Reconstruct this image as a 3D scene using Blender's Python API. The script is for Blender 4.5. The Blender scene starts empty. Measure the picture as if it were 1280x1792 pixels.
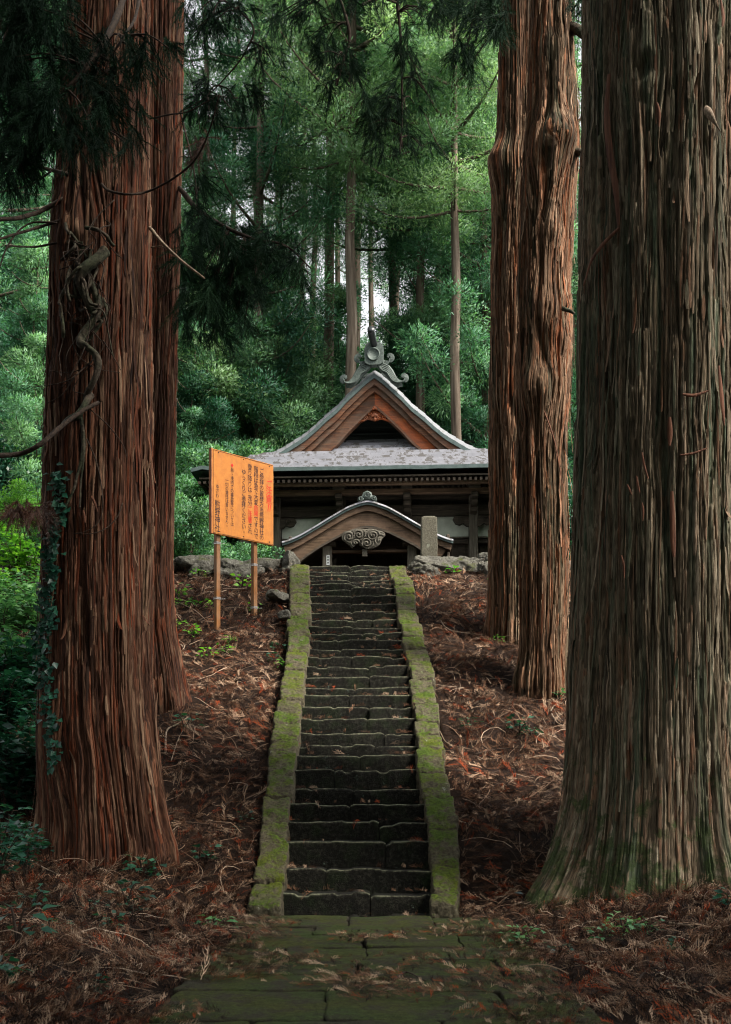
import bpy, math, random
import numpy as np
from math import pi, sin, cos, radians
random.seed(7)
rng = np.random.default_rng(7)

# ------------------------------------------------------------------ camera, light, exposure
scene = bpy.context.scene
F = 2000.0                      # focal length in photograph pixels
EYE = 0.981                     # eye height above the path
HOR = 1400.0                    # horizon row in the photograph
VPX = 640.0
cam_d = bpy.data.cameras.new("camera")
cam = bpy.data.objects.new("camera", cam_d)
scene.collection.objects.link(cam)
scene.camera = cam
cam.location = (0, 0, EYE)
cam.rotation_euler = (radians(90), 0, 0)
cam_d.sensor_fit = 'VERTICAL'
cam_d.sensor_height = 36.0
cam_d.sensor_width = 36.0 * 1280 / 1792
cam_d.lens = 36.0 * F / 1792
cam_d.shift_y = (HOR - 896.0) / 1792.0
cam_d.clip_start = 0.05
cam_d.clip_end = 1000
cam_d.dof.use_dof = True
cam_d.dof.focus_distance = 13.0
cam_d.dof.aperture_fstop = 4.5

SUN_EL, SUN_AZ = radians(48), radians(118)   # azimuth measured clockwise from +Y (north)
world = bpy.data.worlds.new("World")
scene.world = world
world.use_nodes = True
wn = world.node_tree
wn.nodes.clear()
sky = wn.nodes.new("ShaderNodeTexSky")
sky.sky_type = 'NISHITA'
sky.sun_disc = False
sky.sun_elevation = SUN_EL
sky.sun_rotation = SUN_AZ
sky.air_density = 1.0
sky.dust_density = 4.0
hsv = wn.nodes.new("ShaderNodeHueSaturation")
hsv.inputs['Saturation'].default_value = 0.12
hsv.inputs['Value'].default_value = 1.0
bg = wn.nodes.new("ShaderNodeBackground")
bg.inputs['Strength'].default_value = 0.15
wo = wn.nodes.new("ShaderNodeOutputWorld")
wn.links.new(sky.outputs[0], hsv.inputs['Color'])
wn.links.new(hsv.outputs[0], bg.inputs['Color'])
wn.links.new(bg.outputs[0], wo.inputs['Surface'])

sun_d = bpy.data.lights.new("sun", 'SUN')
sun_d.energy = 3.0
sun_d.angle = radians(14)
sun_d.color = (1.0, 0.91, 0.79)
sun = bpy.data.objects.new("sun", sun_d)
scene.collection.objects.link(sun)
sd = (sin(SUN_AZ) * cos(SUN_EL), cos(SUN_AZ) * cos(SUN_EL), sin(SUN_EL))
import mathutils
sun.rotation_euler = mathutils.Vector(sd).to_track_quat('Z', 'Y').to_euler()
sun.location = (20, -20, 40)

scene.view_settings.view_transform = 'Standard'
scene.view_settings.look = 'None'
scene.view_settings.exposure = 1.6
scene.view_settings.gamma = 1
scene.render.engine = 'CYCLES'
scene.cycles.max_bounces = 6
scene.cycles.diffuse_bounces = 3
scene.cycles.glossy_bounces = 2
scene.cycles.transmission_bounces = 3
scene.cycles.use_denoising = True
scene.cycles.filter_width = 1.1

# ------------------------------------------------------------------ maths helpers
def PX(px, Y):
    return (px - VPX) / F * Y
def PZ(py, Y):
    return EYE + (HOR - py) / F * Y
def P(px, py, Y):
    return np.array([PX(px, Y), Y, PZ(py, Y)])

def _h(ix, iy, iz, seed):
    n = (ix.astype(np.int64) * 374761393 + iy.astype(np.int64) * 668265263 + iz.astype(np.int64) * 2147483647 + seed * 1274126177) & 0xFFFFFFFF
    n = ((n ^ (n >> 13)) * 1103515245) & 0xFFFFFFFF
    n = ((n ^ (n >> 16)) * 2246822519) & 0xFFFFFFFF
    n = n ^ (n >> 15)
    return (n & 0xFFFFFF) / float(0xFFFFFF)

def vn(x, y, z=0.0, seed=0):
    x, y, z = np.broadcast_arrays(np.asarray(x, float), np.asarray(y, float), np.asarray(z, float))
    ix, iy, iz = np.floor(x).astype(np.int64), np.floor(y).astype(np.int64), np.floor(z).astype(np.int64)
    fx, fy, fz = x - ix, y - iy, z - iz
    fx = fx * fx * (3 - 2 * fx); fy = fy * fy * (3 - 2 * fy); fz = fz * fz * (3 - 2 * fz)
    r = 0
    for dx in (0, 1):
        for dy in (0, 1):
            for dz in (0, 1):
                w = (fx if dx else 1 - fx) * (fy if dy else 1 - fy) * (fz if dz else 1 - fz)
                r = r + w * _h(ix + dx, iy + dy, iz + dz, seed)
    return r
def fbm(x, y, z=0.0, seed=0, o=4):
    r, a, t = 0, 1.0, 0
    for i in range(o):
        r = r + a * vn(np.asarray(x) * 2 ** i, np.asarray(y) * 2 ** i, np.asarray(z) * 2 ** i, seed + i)
        t += a; a *= .5
    return r / t

def norm(v):
    v = np.asarray(v, float)
    return v / np.maximum(np.linalg.norm(v, axis=-1, keepdims=True), 1e-9)

def sstep(a, b, x):
    t = np.clip((x - a) / (b - a), 0, 1)
    return t * t * (3 - 2 * t)

# ------------------------------------------------------------------ object helpers
COL = scene.collection
def tag(o, label=None, cat=None, group=None, kind=None):
    if label: o['label'] = label
    if cat: o['category'] = cat
    if group: o['group'] = group
    if kind: o['kind'] = kind
    return o

def thing(name, loc, label, cat, group=None, rz=0.0):
    o = bpy.data.objects.new(name, None)
    o.empty_display_size = 0.2
    COL.objects.link(o)
    o.location = tuple(float(c) for c in loc)
    o.rotation_euler = (0, 0, rz)
    return tag(o, label, cat, group)

class Geo:
    """collects vertices, quads/triangles, optional uv and colour"""
    def __init__(s):
        s.V, s.Q, s.T, s.n, s.A, s.UV, s.N = [], [], [], 0, [], [], []
    def add(s, V, Q=None, T=None, a=None, uv=None):
        V = np.asarray(V, float).reshape(-1, 3)
        if Q is not None and len(Q): s.Q.append(np.asarray(Q, np.int64).reshape(-1, 4) + s.n)
        if T is not None and len(T): s.T.append(np.asarray(T, np.int64).reshape(-1, 3) + s.n)
        s.V.append(V)
        if a is None: a = np.zeros((len(V), 3))
        a = np.broadcast_to(np.asarray(a, float), (len(V), 3))
        s.A.append(a)
        if uv is None: uv = V[:, :2]
        s.UV.append(np.asarray(uv, float))
        s.n += len(V)
        return s
    def mesh(s, name, mat, origin=(0, 0, 0), smooth=True):
        V = np.concatenate(s.V) - np.asarray(origin, float)
        Q = np.concatenate(s.Q) if s.Q else np.zeros((0, 4), np.int64)
        T = np.concatenate(s.T) if s.T else np.zeros((0, 3), np.int64)
        m = bpy.data.meshes.new(name)
        m.vertices.add(len(V)); m.vertices.foreach_set('co', V.ravel().astype(np.float32))
        li = np.concatenate([Q.ravel(), T.ravel()]).astype(np.int32)
        m.loops.add(len(li)); m.loops.foreach_set('vertex_index', li)
        m.polygons.add(len(Q) + len(T))
        ls = np.concatenate([np.arange(len(Q)) * 4, len(Q) * 4 + np.arange(len(T)) * 3]).astype(np.int32)
        lt = np.concatenate([np.full(len(Q), 4), np.full(len(T), 3)]).astype(np.int32)
        m.polygons.foreach_set('loop_start', ls)
        m.polygons.foreach_set('loop_total', lt)
        m.update(calc_edges=True)
        m.polygons.foreach_set('use_smooth', np.full(len(Q) + len(T), smooth))
        A = np.concatenate(s.A)
        if A.any():
            at = m.color_attributes.new('tint', 'FLOAT_COLOR', 'POINT')
            at.data.foreach_set('color', np.concatenate([A, np.ones((len(A), 1))], 1).ravel().astype(np.float32))
        UV = np.concatenate(s.UV)
        ul = m.uv_layers.new(name='UVMap')
        ul.data.foreach_set('uv', UV[li].ravel().astype(np.float32))
        m.materials.append(mat)
        if s.N: m.normals_split_custom_set_from_vertices(np.concatenate(s.N).astype(np.float32))
        return m

def part(name, geo, mat, parent, origin=None, smooth=True, label=None):
    """link a Geo as one mesh object under parent; vertices are world coordinates unless origin given"""
    if origin is None:
        origin = np.zeros(3)
        p = parent
        while p is not None:
            origin = origin + np.array(p.location); p = p.parent
    o = bpy.data.objects.new(name, geo.mesh(name, mat, origin, smooth))
    COL.objects.link(o)
    if parent is not None: o.parent = parent
    if label: o['label'] = label
    return o

def top(name, geo, mat, loc, label, cat, group=None, smooth=True, kind=None):
    o = bpy.data.objects.new(name, geo.mesh(name, mat, loc, smooth))
    COL.objects.link(o)
    o.location = tuple(float(c) for c in loc)
    return tag(o, label, cat, group, kind)

def copy_tree(o, parent=None):
    c = o.copy(); COL.objects.link(c)
    if parent is not None: c.parent = parent
    for ch in list(o.children): copy_tree(ch, c)
    return c

def grid_faces(nu, nv, wrap=False):
    """rows of nv, each nu long (index = r*nu + c)"""
    c = np.arange(nu if wrap else nu - 1); r = np.arange(nv - 1)
    C, R = np.meshgrid(c, r)
    C2 = (C + 1) % nu
    return np.stack([R * nu + C, R * nu + C2, (R + 1) * nu + C2, (R + 1) * nu + C], -1).reshape(-1, 4)

def resample(pts, n):
    pts = np.asarray(pts, float)
    # catmull-rom through points
    k = len(pts)
    if k == 2:
        t = np.linspace(0, 1, n)[:, None]; return pts[0] * (1 - t) + pts[1] * t
    e = np.vstack([2 * pts[0] - pts[1], pts, 2 * pts[-1] - pts[-2]])
    ts = np.linspace(0, k - 1 - 1e-6, n)
    i = np.floor(ts).astype(int); f = (ts - i)[:, None]
    p0, p1, p2, p3 = e[i], e[i + 1], e[i + 2], e[i + 3]
    return .5 * ((2 * p1) + (-p0 + p2) * f + (2 * p0 - 5 * p1 + 4 * p2 - p3) * f ** 2 + (-p0 + 3 * p1 - 3 * p2 + p3) * f ** 3)

def tube(g, pts, r0, r1=None, seg=8, n=None, rough=0.0, tint=None, seed=0, cap=True):
    pts = resample(pts, n) if n else np.asarray(pts, float)
    k = len(pts)
    if r1 is None: r1 = r0
    r = np.linspace(r0, r1, k) if np.isscalar(r0) else np.asarray(r0)
    t = np.gradient(pts, axis=0); t = norm(t)
    up = np.tile(np.array([0.13, 0.21, 1.0]), (k, 1))
    s = norm(np.cross(t, up)); bad = np.linalg.norm(np.cross(t, up), axis=1) < .15
    s[bad] = norm(np.cross(t[bad], np.array([1.0, 0.2, 0])))
    for i in range(1, k):          # carry the frame along
        v = s[i - 1] - t[i] * np.dot(s[i - 1], t[i])
        nv_ = np.linalg.norm(v)
        if nv_ > .05: s[i] = v / nv_
    b = np.cross(t, s)
    a = np.arange(seg) * 2 * pi / seg
    rr = r[:, None] * np.ones((k, seg))
    if rough:
        q = np.cumsum(np.r_[0, np.linalg.norm(np.diff(pts, axis=0), axis=1)])
        rr = rr * (1 + rough * (vn(np.cos(a)[None] * 1.5 + 5, np.sin(a)[None] * 1.5 + 5 + 0 * q[:, None], q[:, None] / max(r0 if np.isscalar(r0) else r0[0], .004) * .25, seed) - .5) * 2)
    V = pts[:, None] + rr[..., None] * (np.cos(a)[None, :, None] * s[:, None] + np.sin(a)[None, :, None] * b[:, None])
    q = np.cumsum(np.r_[0, np.linalg.norm(np.diff(pts, axis=0), axis=1)])
    uv = np.stack([np.tile(a / (2 * pi) * 2 * pi * float(np.mean(r)), (k, 1)), np.tile(q[:, None], (1, seg))], -1).reshape(-1, 2)
    Vf = V.reshape(-1, 3); Q = grid_faces(seg, k, True)
    T = []
    if cap:
        Vf = np.vstack([Vf, pts[0], pts[-1]]); uv = np.vstack([uv, uv[0], uv[-1]])
        n0 = k * seg
        for j in range(seg):
            T.append([n0, (j + 1) % seg, j]); T.append([n0 + 1, (k - 1) * seg + j, (k - 1) * seg + (j + 1) % seg])
    g.add(Vf, Q, T, a=tint, uv=uv)

def box(g, c, d, rz=0.0, rx=0.0, tint=None, bev=0.0):
    """box centred at c with full dimensions d; bev chamfers the edges"""
    d = np.asarray(d, float) / 2
    bv = min(bev, d.min() * .45)
    if bv <= 0:
        S = np.array([[x, y, z] for x in (-1, 1) for y in (-1, 1) for z in (-1, 1)], float) * d
        Q = [[0, 1, 3, 2], [4, 6, 7, 5], [0, 4, 5, 1], [2, 3, 7, 6], [0, 2, 6, 4], [1, 5, 7, 3]]
        T = []
    else:
        S = []; idx = {}
        for x in (-1, 1):
            for y in (-1, 1):
                for z in (-1, 1):
                    for ax in range(3):
                        p = np.array([x, y, z]) * (d - bv); p[ax] = [x, y, z][ax] * d[ax]
                        idx[(x, y, z, ax)] = len(S); S.append(p)
        S = np.array(S); Q = []; T = []
        for ax in range(3):
            o1, o2 = [(1, 2), (2, 0), (0, 1)][ax]
            for s_ in (-1, 1):
                q = []
                for (a_, b_) in ((-1, -1), (1, -1), (1, 1), (-1, 1)):
                    k = [0, 0, 0]; k[ax] = s_; k[o1] = a_; k[o2] = b_; q.append(idx[(*k, ax)])
                Q.append(q if s_ > 0 else q[::-1])
        for ax in range(3):
            o1, o2 = [(1, 2), (2, 0), (0, 1)][ax]
            for a_ in (-1, 1):
                for b_ in (-1, 1):
                    k0 = [0, 0, 0]; k0[o1] = a_; k0[o2] = b_
                    k1 = list(k0); k0[ax] = -1; k1[ax] = 1
                    q = [idx[(*k0, o1)], idx[(*k1, o1)], idx[(*k1, o2)], idx[(*k0, o2)]]
                    Q.append(q if a_ * b_ > 0 else q[::-1])
        for x in (-1, 1):
            for y in (-1, 1):
                for z in (-1, 1):
                    t = [idx[(x, y, z, 0)], idx[(x, y, z, 1)], idx[(x, y, z, 2)]]
                    T.append(t if x * y * z > 0 else t[::-1])
    if rx:
        c_, s_ = cos(rx), sin(rx); S = S @ np.array([[1, 0, 0], [0, c_, s_], [0, -s_, c_]])
    if rz:
        c_, s_ = cos(rz), sin(rz); S = S @ np.array([[c_, s_, 0], [-s_, c_, 0], [0, 0, 1]])
    g.add(S + np.asarray(c, float), Q, T, a=tint, uv=(S[:, [0, 2]] + np.asarray(c, float)[[0, 2]]))

def rough_block(g, corners, n=10, k=8, amp=0.01, freq=6.0, seed=0, tint=None, planes=None, amp2=0.0):
    """rounded, noise-displaced block; corners: 8 points indexed x + 2*y + 4*z"""
    C = np.asarray(corners, float).reshape(2, 2, 2, 3)     # z,y,x
    planes = planes or []
    t = np.linspace(-1, 1, n)
    A, B = np.meshgrid(t, t)
    for ax in range(3):
        for s_ in (-1, 1):
            p = np.zeros((n * n, 3)); o1, o2 = [(1, 2), (2, 0), (0, 1)][ax]
            p[:, ax] = s_; p[:, o1] = A.ravel(); p[:, o2] = B.ravel()
            q = p / (np.abs(p) ** k).sum(1, keepdims=True) ** (1.0 / k)
            u = (q + 1) / 2
            W = 0
            for z in (0, 1):
                for y in (0, 1):
                    for x in (0, 1):
                        w = (u[:, 0] if x else 1 - u[:, 0]) * (u[:, 1] if y else 1 - u[:, 1]) * (u[:, 2] if z else 1 - u[:, 2])
                        W = W + w[:, None] * C[z, y, x]
            cen = C.reshape(-1, 3).mean(0)
            d = norm(W - cen)
            for pn, po in planes:
                ex = ((W - cen) @ pn) - po
                W = W - pn[None] * np.maximum(ex, 0)[:, None] * .92
            dn = fbm(W[:, 0] * freq, W[:, 1] * freq, W[:, 2] * freq, seed, 4) - .5
            W = W + d * (dn * 2 * amp)[:, None]
            if amp2: W = W + d * ((fbm(W[:, 0] * 34, W[:, 1] * 34, W[:, 2] * 34, seed + 50, 2) - .5) * 2 * amp2)[:, None]
            Q = grid_faces(n, n)
            if s_ < 0: Q = Q[:, ::-1]
            g.add(W, Q, a=tint, uv=W[:, :2])

def rock(g, c, r, n=14, amp=.25, seed=0, rz=0.0, k=2.6, tint=None, facets=0):
    c = np.asarray(c, float); r = np.asarray(r, float)
    cs = []
    for z in (-1, 1):
        for y in (-1, 1):
            for x in (-1, 1):
                v = np.array([x, y, z]) * r
                v[:2] = [v[0] * cos(rz) - v[1] * sin(rz), v[0] * sin(rz) + v[1] * cos(rz)]
                cs.append(c + v)
    q = np.random.default_rng(seed); pl = []
    for i in range(facets):
        d = norm(q.normal(0, 1, 3) * [1, 1, .8]); sup = float(np.abs(d * r).sum()) if k > 4 else float(np.linalg.norm(d * r)); pl.append((d, sup * q.uniform(.62, .95)))
    rough_block(g, cs, n=n, k=k, amp=amp * r.min(), freq=1.6 / r.max() * 1.6, seed=seed, tint=tint, planes=pl)

def prism(g, poly, y0, y1, axis='xz', tint=None):
    """extrude an outline (x,z) between depths y0,y1 ; fan caps from centroid"""
    poly = np.asarray(poly, float); n = len(poly); c = poly.mean(0)
    def mk(y): return np.column_stack([poly[:, 0], np.full(n, y), poly[:, 1]])
    V = np.vstack([mk(y0), mk(y1), [[c[0], y0, c[1]], [c[0], y1, c[1]]]])
    T = []; Q = []
    for i in range(n):
        j = (i + 1) % n
        T.append([2 * n, i, j]); T.append([2 * n + 1, n + j, n + i]); Q.append([i, n + i, n + j, j])
    g.add(V, Q, T, a=tint, uv=V[:, [0, 2]])
# ------------------------------------------------------------------ materials
class NT:
    def __init__(s, name, rough=.8, spec=.3):
        m = bpy.data.materials.new(name); m.use_nodes = True
        s.m = m; s.t = m.node_tree; s.t.nodes.clear()
        s.out = s.t.nodes.new('ShaderNodeOutputMaterial')
        s.b = s.t.nodes.new('ShaderNodeBsdfPrincipled')
        s.t.links.new(s.b.outputs[0], s.out.inputs[0])
        s.b.inputs['Roughness'].default_value = rough
        s.b.inputs['Specular IOR Level'].default_value = spec
    def n(s, typ, ins=None, **kw):
        nd = s.t.nodes.new(typ)
        for k, v in kw.items(): setattr(nd, k, v)
        for k, v in (ins or {}).items(): s.set(nd.inputs[k], v)
        return nd
    def set(s, sock, v):
        if isinstance(v, bpy.types.Node): v = v.outputs[0]
        if isinstance(v, bpy.types.NodeSocket): s.t.links.new(v, sock)
        elif isinstance(v, (tuple, list)) and len(v) == 3 and sock.type == 'RGBA': sock.default_value = (*v, 1)
        else: sock.default_value = v
    def uv(s, scale):
        c = s.n('ShaderNodeTexCoord')
        return s.n('ShaderNodeMapping', {'Vector': c.outputs['UV'], 'Scale': scale})
    def obj(s, scale=(1, 1, 1)):
        c = s.n('ShaderNodeTexCoord')
        return s.n('ShaderNodeMapping', {'Vector': c.outputs['Object'], 'Scale': scale})
    def geo(s):
        return s.n('ShaderNodeNewGeometry')
    def noise(s, vec, scale, detail=4, rough=.55, dist=0.0):
        return s.n('ShaderNodeTexNoise', {'Vector': vec, 'Scale': scale, 'Detail': detail, 'Roughness': rough, 'Distortion': dist}).outputs[0]
    def ramp(s, fac, stops, interp='LINEAR'):
        r = s.n('ShaderNodeValToRGB', {'Fac': fac}); cr = r.color_ramp; cr.interpolation = interp
        while len(cr.elements) < len(stops): cr.elements.new(.5)
        for e, (p, c) in zip(cr.elements, stops):
            e.position = p; e.color = (*c, 1) if isinstance(c, (tuple, list)) else (c, c, c, 1)
        return r.outputs[0]
    def mix(s, f, a, b, mode='MIX'):
        x = s.n('ShaderNodeMix', data_type='RGBA', blend_type=mode)
        s.set(x.inputs[0], f); s.set(x.inputs[6], a); s.set(x.inputs[7], b)
        return x.outputs[2]
    def math(s, op, a, b=0.0, clamp=False):
        x = s.n('ShaderNodeMath', operation=op, use_clamp=clamp); s.set(x.inputs[0], a); s.set(x.inputs[1], b)
        return x.outputs[0]
    def sep(s, v, i):
        return s.n('ShaderNodeSeparateXYZ', {0: v}).outputs[i]
    def attr(s, name='tint'):
        return s.n('ShaderNodeAttribute', attribute_name=name).outputs['Color']
    def col(s, c): s.set(s.b.inputs['Base Color'], c); return s
    def rough(s, c): s.set(s.b.inputs['Roughness'], c); return s
    def bump(s, h, dist=.01, strength=1.0):
        b = s.n('ShaderNodeBump', {'Height': h, 'Distance': dist, 'Strength': strength})
        s.t.links.new(b.outputs[0], s.b.inputs['Normal']); return s

def bark(name, dark, mid, light, red, red_amt=.5, green=None, moss_h=0.0, lat=.55, base_moss=-3.35):
    t = NT(name, .9, .15)
    v1 = t.uv((22, .5, 1)); v2 = t.uv((75, 1.8, 1)); v3 = t.uv((190, 8, 1))
    n1 = t.noise(v1, 1, 4, .6, .6); n2 = t.noise(v2, 1, 4, .6, .4); n3 = t.noise(v3, 1, 2)
    n4 = t.noise(t.uv((3.0, .5, 1)), 1, 3)
    s_ = t.math('ADD', t.math('MULTIPLY', n1, .55), t.math('MULTIPLY', n2, .45))
    c = t.ramp(s_, [(.36, dark), (.46, mid), (.55, mid), (.66, light)])
    rf = t.ramp(t.noise(t.uv((24, .42, 1)), 1.0, 3, .5, .3), [(lat, 0), (lat + .08, 1)])
    c = t.mix(t.math('MULTIPLY', rf, red_amt), c, red)
    if green:
        gf = t.ramp(t.noise(t.uv((9, .35, 1)), 1.0, 4, .6), [(.48, 0), (.62, .75)])
        c = t.mix(gf, c, green)
    at = t.attr(); st = t.sep(at, 0); s2 = t.sep(at, 1)
    c = t.mix(t.ramp(st, [(.0, .75), (.45, 0)]), c, dark)
    c = t.mix(t.ramp(st, [(.62, 0), (1, .8)]), c, light)
    c = t.mix(t.math('MULTIPLY', t.ramp(s2, [(.72, 0), (.95, .8)]), red_amt), c, red)
    c = t.mix(t.ramp(n4, [(.35, .35), (.65, 0)]), c, t.mix(.5, c, dark))
    c = t.mix(.6, c, t.ramp(n3, [(.38, 0.0), (.60, 1.0)]), 'MULTIPLY')
    if moss_h:
        z = t.sep(t.obj(), 2)
        mn = t.noise(t.obj(), 6.0, 8, .72)
        f = t.math('SUBTRACT', t.math('ADD', t.math('MULTIPLY', mn, 6.5), base_moss), t.math('DIVIDE', z, moss_h))
        f = t.ramp(f, [(.0, 0), (.5, .85)])
        mc = t.ramp(t.noise(t.obj(), 40, 4, .7), [(.3, (.010, .018, .007)), (.7, (.055, .08, .025))])
        c = t.mix(f, c, mc)
    t.col(c)
    t.bump(t.math('ADD', n2, t.math('MULTIPLY', n3, .8)), .006, .8)
    return t.m

M = {}
M['bark_red'] = bark('bark_red', (.010, .005, .004), (.078, .033, .018), (.27, .17, .105), (.19, .040, .012), .65, None, 0)
M['bark_mid'] = bark('bark_mid', (.018, .010, .006), (.15, .082, .046), (.38, .25, .16), (.34, .095, .03), .55, (.05, .055, .032), .0)
M['bark_grey'] = bark('bark_grey', (.020, .015, .010), (.165, .122, .078), (.40, .33, .235), (.25, .075, .03), .5, (.065, .11, .068), 1.1, .62, base_moss=-2.75)
t = NT('bark_far', .9, .1)
nn = t.noise(t.obj((6, 6, .5)), 1, 5, .6)
t.col(t.ramp(nn, [(.3, (.03, .022, .016)), (.55, (.12, .095, .072)), (.75, (.25, .215, .17))])); t.bump(nn, .05, .7); M['bark_far'] = t.m
t = NT('vine_bark', .9, .15)
nn = t.noise(t.obj(), 25, 5, .7)
t.col(t.mix(t.ramp(t.noise(t.obj(), 5, 3), [(.4, 0), (.6, .7)]), t.ramp(nn, [(.35, (.012, .009, .006)), (.7, (.10, .078, .056))]), t.ramp(nn, [(.35, (.008, .013, .007)), (.7, (.05, .07, .035))])))
t.bump(nn, .01, .8); M['vine'] = t.m
t = NT('twig_bark', .85, .2)
nn = t.noise(t.obj(), 30, 3)
t.col(t.ramp(nn, [(.3, (.012, .008, .006)), (.7, (.055, .037, .025))])); M['twig'] = t.m
t = NT('dead_twig', .8, .2)
nn = t.noise(t.obj(), 40, 3)
t.col(t.ramp(nn, [(.3, (.09, .06, .04)), (.7, (.32, .24, .17))])); M['pale_twig'] = t.m

def leafmat(name, c0, c1, c2, trans=.3, rough=.55, var=.5, spec=.35):
    t = NT(name, rough, spec)
    a = t.attr()
    f = t.sep(a, 0)
    oi = t.n('ShaderNodeObjectInfo').outputs['Random']
    f = t.math('ADD', t.math('MULTIPLY', f, 1 - var * .5), t.math('MULTIPLY', t.math('SUBTRACT', oi, .5), var))
    c = t.ramp(f, [(0.05, c0), (.5, c1), (.95, c2)])
    t.col(c)
    tr = t.n('ShaderNodeBsdfTranslucent', {'Color': t.mix(1, c, (1.3, 1.5, .8), 'MULTIPLY')})
    mx = t.n('ShaderNodeMixShader', {0: trans}); t.t.links.new(t.b.outputs[0], mx.inputs[1]); t.t.links.new(tr.outputs[0], mx.inputs[2])
    t.t.links.new(mx.outputs[0], t.out.inputs[0])
    return t.m
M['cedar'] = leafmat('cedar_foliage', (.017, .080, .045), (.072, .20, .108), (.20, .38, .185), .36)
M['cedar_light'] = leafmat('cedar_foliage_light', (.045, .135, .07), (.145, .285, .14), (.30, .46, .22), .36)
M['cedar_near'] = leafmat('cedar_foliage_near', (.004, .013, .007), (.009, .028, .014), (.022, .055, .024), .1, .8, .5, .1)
M['needle_dead'] = leafmat('dead_needles', (.03, .013, .008), (.06, .022, .011), (.10, .04, .02), .1)
M['leaf'] = leafmat('broad_leaf', (.03, .10, .05), (.075, .19, .08), (.16, .32, .11), .35)
M['leaf_bright'] = leafmat('bright_leaf', (.05, .16, .02), (.11, .30, .03), (.24, .46, .06), .4)
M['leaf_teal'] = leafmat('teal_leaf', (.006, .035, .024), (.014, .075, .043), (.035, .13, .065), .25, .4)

# litter: colour comes from the strand attribute
t = NT('cedar_litter', .85, .2)
t.col(t.attr()); M['litter'] = t.m
t = NT('soil', .95, .1)
nn = t.noise(t.obj(), 9, 8, .75)
t.col(t.ramp(nn, [(.3, (.005, .0035, .0025)), (.55, (.018, .010, .0065)), (.75, (.045, .024, .014))])); t.bump(nn, .04, 1.0); M['soil'] = t.m
t = NT('forest_floor', .95, .1)
nn = t.noise(t.obj(), .5, 8, .75)
t.col(t.ramp(nn, [(.35, (.02, .022, .012)), (.5, (.04, .06, .022)), (.7, (.07, .10, .03))])); t.bump(nn, .2, 1.0); M['floor'] = t.m

def mossy(name, s0, s1, m0, m1, cover=.5, up=.6, lichen=True, sc=1.0):
    t = NT(name, .95, .12)
    p = t.n('ShaderNodeNewGeometry')
    pos = p.outputs['Position']
    n1 = t.noise(pos, 5 * sc, 7, .7); n2 = t.noise(pos, 38 * sc, 6, .75); n3 = t.noise(pos, 130 * sc, 3, .7)
    st = t.ramp(n2, [(.3, s0), (.7, s1)])
    mo = t.ramp(t.math('ADD', t.math('MULTIPLY', n2, .6), t.math('MULTIPLY', n3, .4)), [(.36, m0), (.66, m1)])
    mo = t.mix(t.ramp(t.noise(pos, 2.2 * sc, 3), [(.4, 0), (.62, .55)]), mo, t.mix(1, mo, (1.5, .95, .7), 'MULTIPLY'))
    nz = t.sep(p.outputs['Normal'], 2)
    f = t.math('ADD', t.math('ADD', t.math('MULTIPLY', nz, up), t.math('MULTIPLY', t.math('SUBTRACT', n1, .5), 2.2)), t.math('MULTIPLY', t.math('SUBTRACT', n2, .5), .8))
    f = t.ramp(t.math('ADD', f, cover - .5), [(.1, 0), (.42, 1)])
    c = t.mix(f, st, mo)
    if lichen:
        lf = t.math('MULTIPLY', t.ramp(t.noise(pos, 7 * sc, 5, .7), [(.66, 0), (.69, .8)]), t.ramp(n3, [(.45, 0), (.6, 1)]))
        c = t.mix(lf, c, (.42, .45, .36))
    t.col(c)
    t.bump(t.math('ADD', t.math('MULTIPLY', n2, 1.0), t.math('MULTIPLY', n3, .6)), .018, 1.0)
    return t.m
M['curb'] = mossy('mossy_curb_stone', (.025, .021, .014), (.115, .10, .065), (.010, .022, .005), (.085, .132, .014), .34, .5)
M['boulder'] = mossy('boulder_stone', (.012, .010, .008), (.16, .155, .13), (.008, .014, .003), (.05, .07, .012), .36, .3)
M['slab'] = mossy('path_slab', (.02, .018, .012), (.05, .045, .03), (.011, .020, .007), (.058, .080, .022), .50, .35, False, .8)
M['pillar'] = mossy('pillar_stone', (.06, .055, .042), (.15, .14, .105), (.06, .07, .03), (.12, .13, .06), -.05, .3)

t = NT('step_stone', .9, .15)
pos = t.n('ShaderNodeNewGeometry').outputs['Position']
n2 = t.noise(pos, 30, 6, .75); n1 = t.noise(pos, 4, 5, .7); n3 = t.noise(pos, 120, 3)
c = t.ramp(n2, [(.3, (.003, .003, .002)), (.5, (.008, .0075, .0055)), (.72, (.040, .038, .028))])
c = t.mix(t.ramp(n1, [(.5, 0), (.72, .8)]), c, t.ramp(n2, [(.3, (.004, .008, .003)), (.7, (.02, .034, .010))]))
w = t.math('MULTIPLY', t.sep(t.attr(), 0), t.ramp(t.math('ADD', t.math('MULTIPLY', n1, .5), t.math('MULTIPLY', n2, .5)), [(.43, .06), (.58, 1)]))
c = t.mix(w, c, t.ramp(n3, [(.3, (.09, .10, .05)), (.7, (.34, .34, .24))]))  # pale nosing colour: worn edge plus a painted sky highlight
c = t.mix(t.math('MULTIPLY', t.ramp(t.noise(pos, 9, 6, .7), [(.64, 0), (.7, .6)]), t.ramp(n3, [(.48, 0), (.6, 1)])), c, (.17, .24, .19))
t.col(c); t.bump(t.math('ADD', n2, n3), .012, 1.0); M['step'] = t.m

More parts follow.
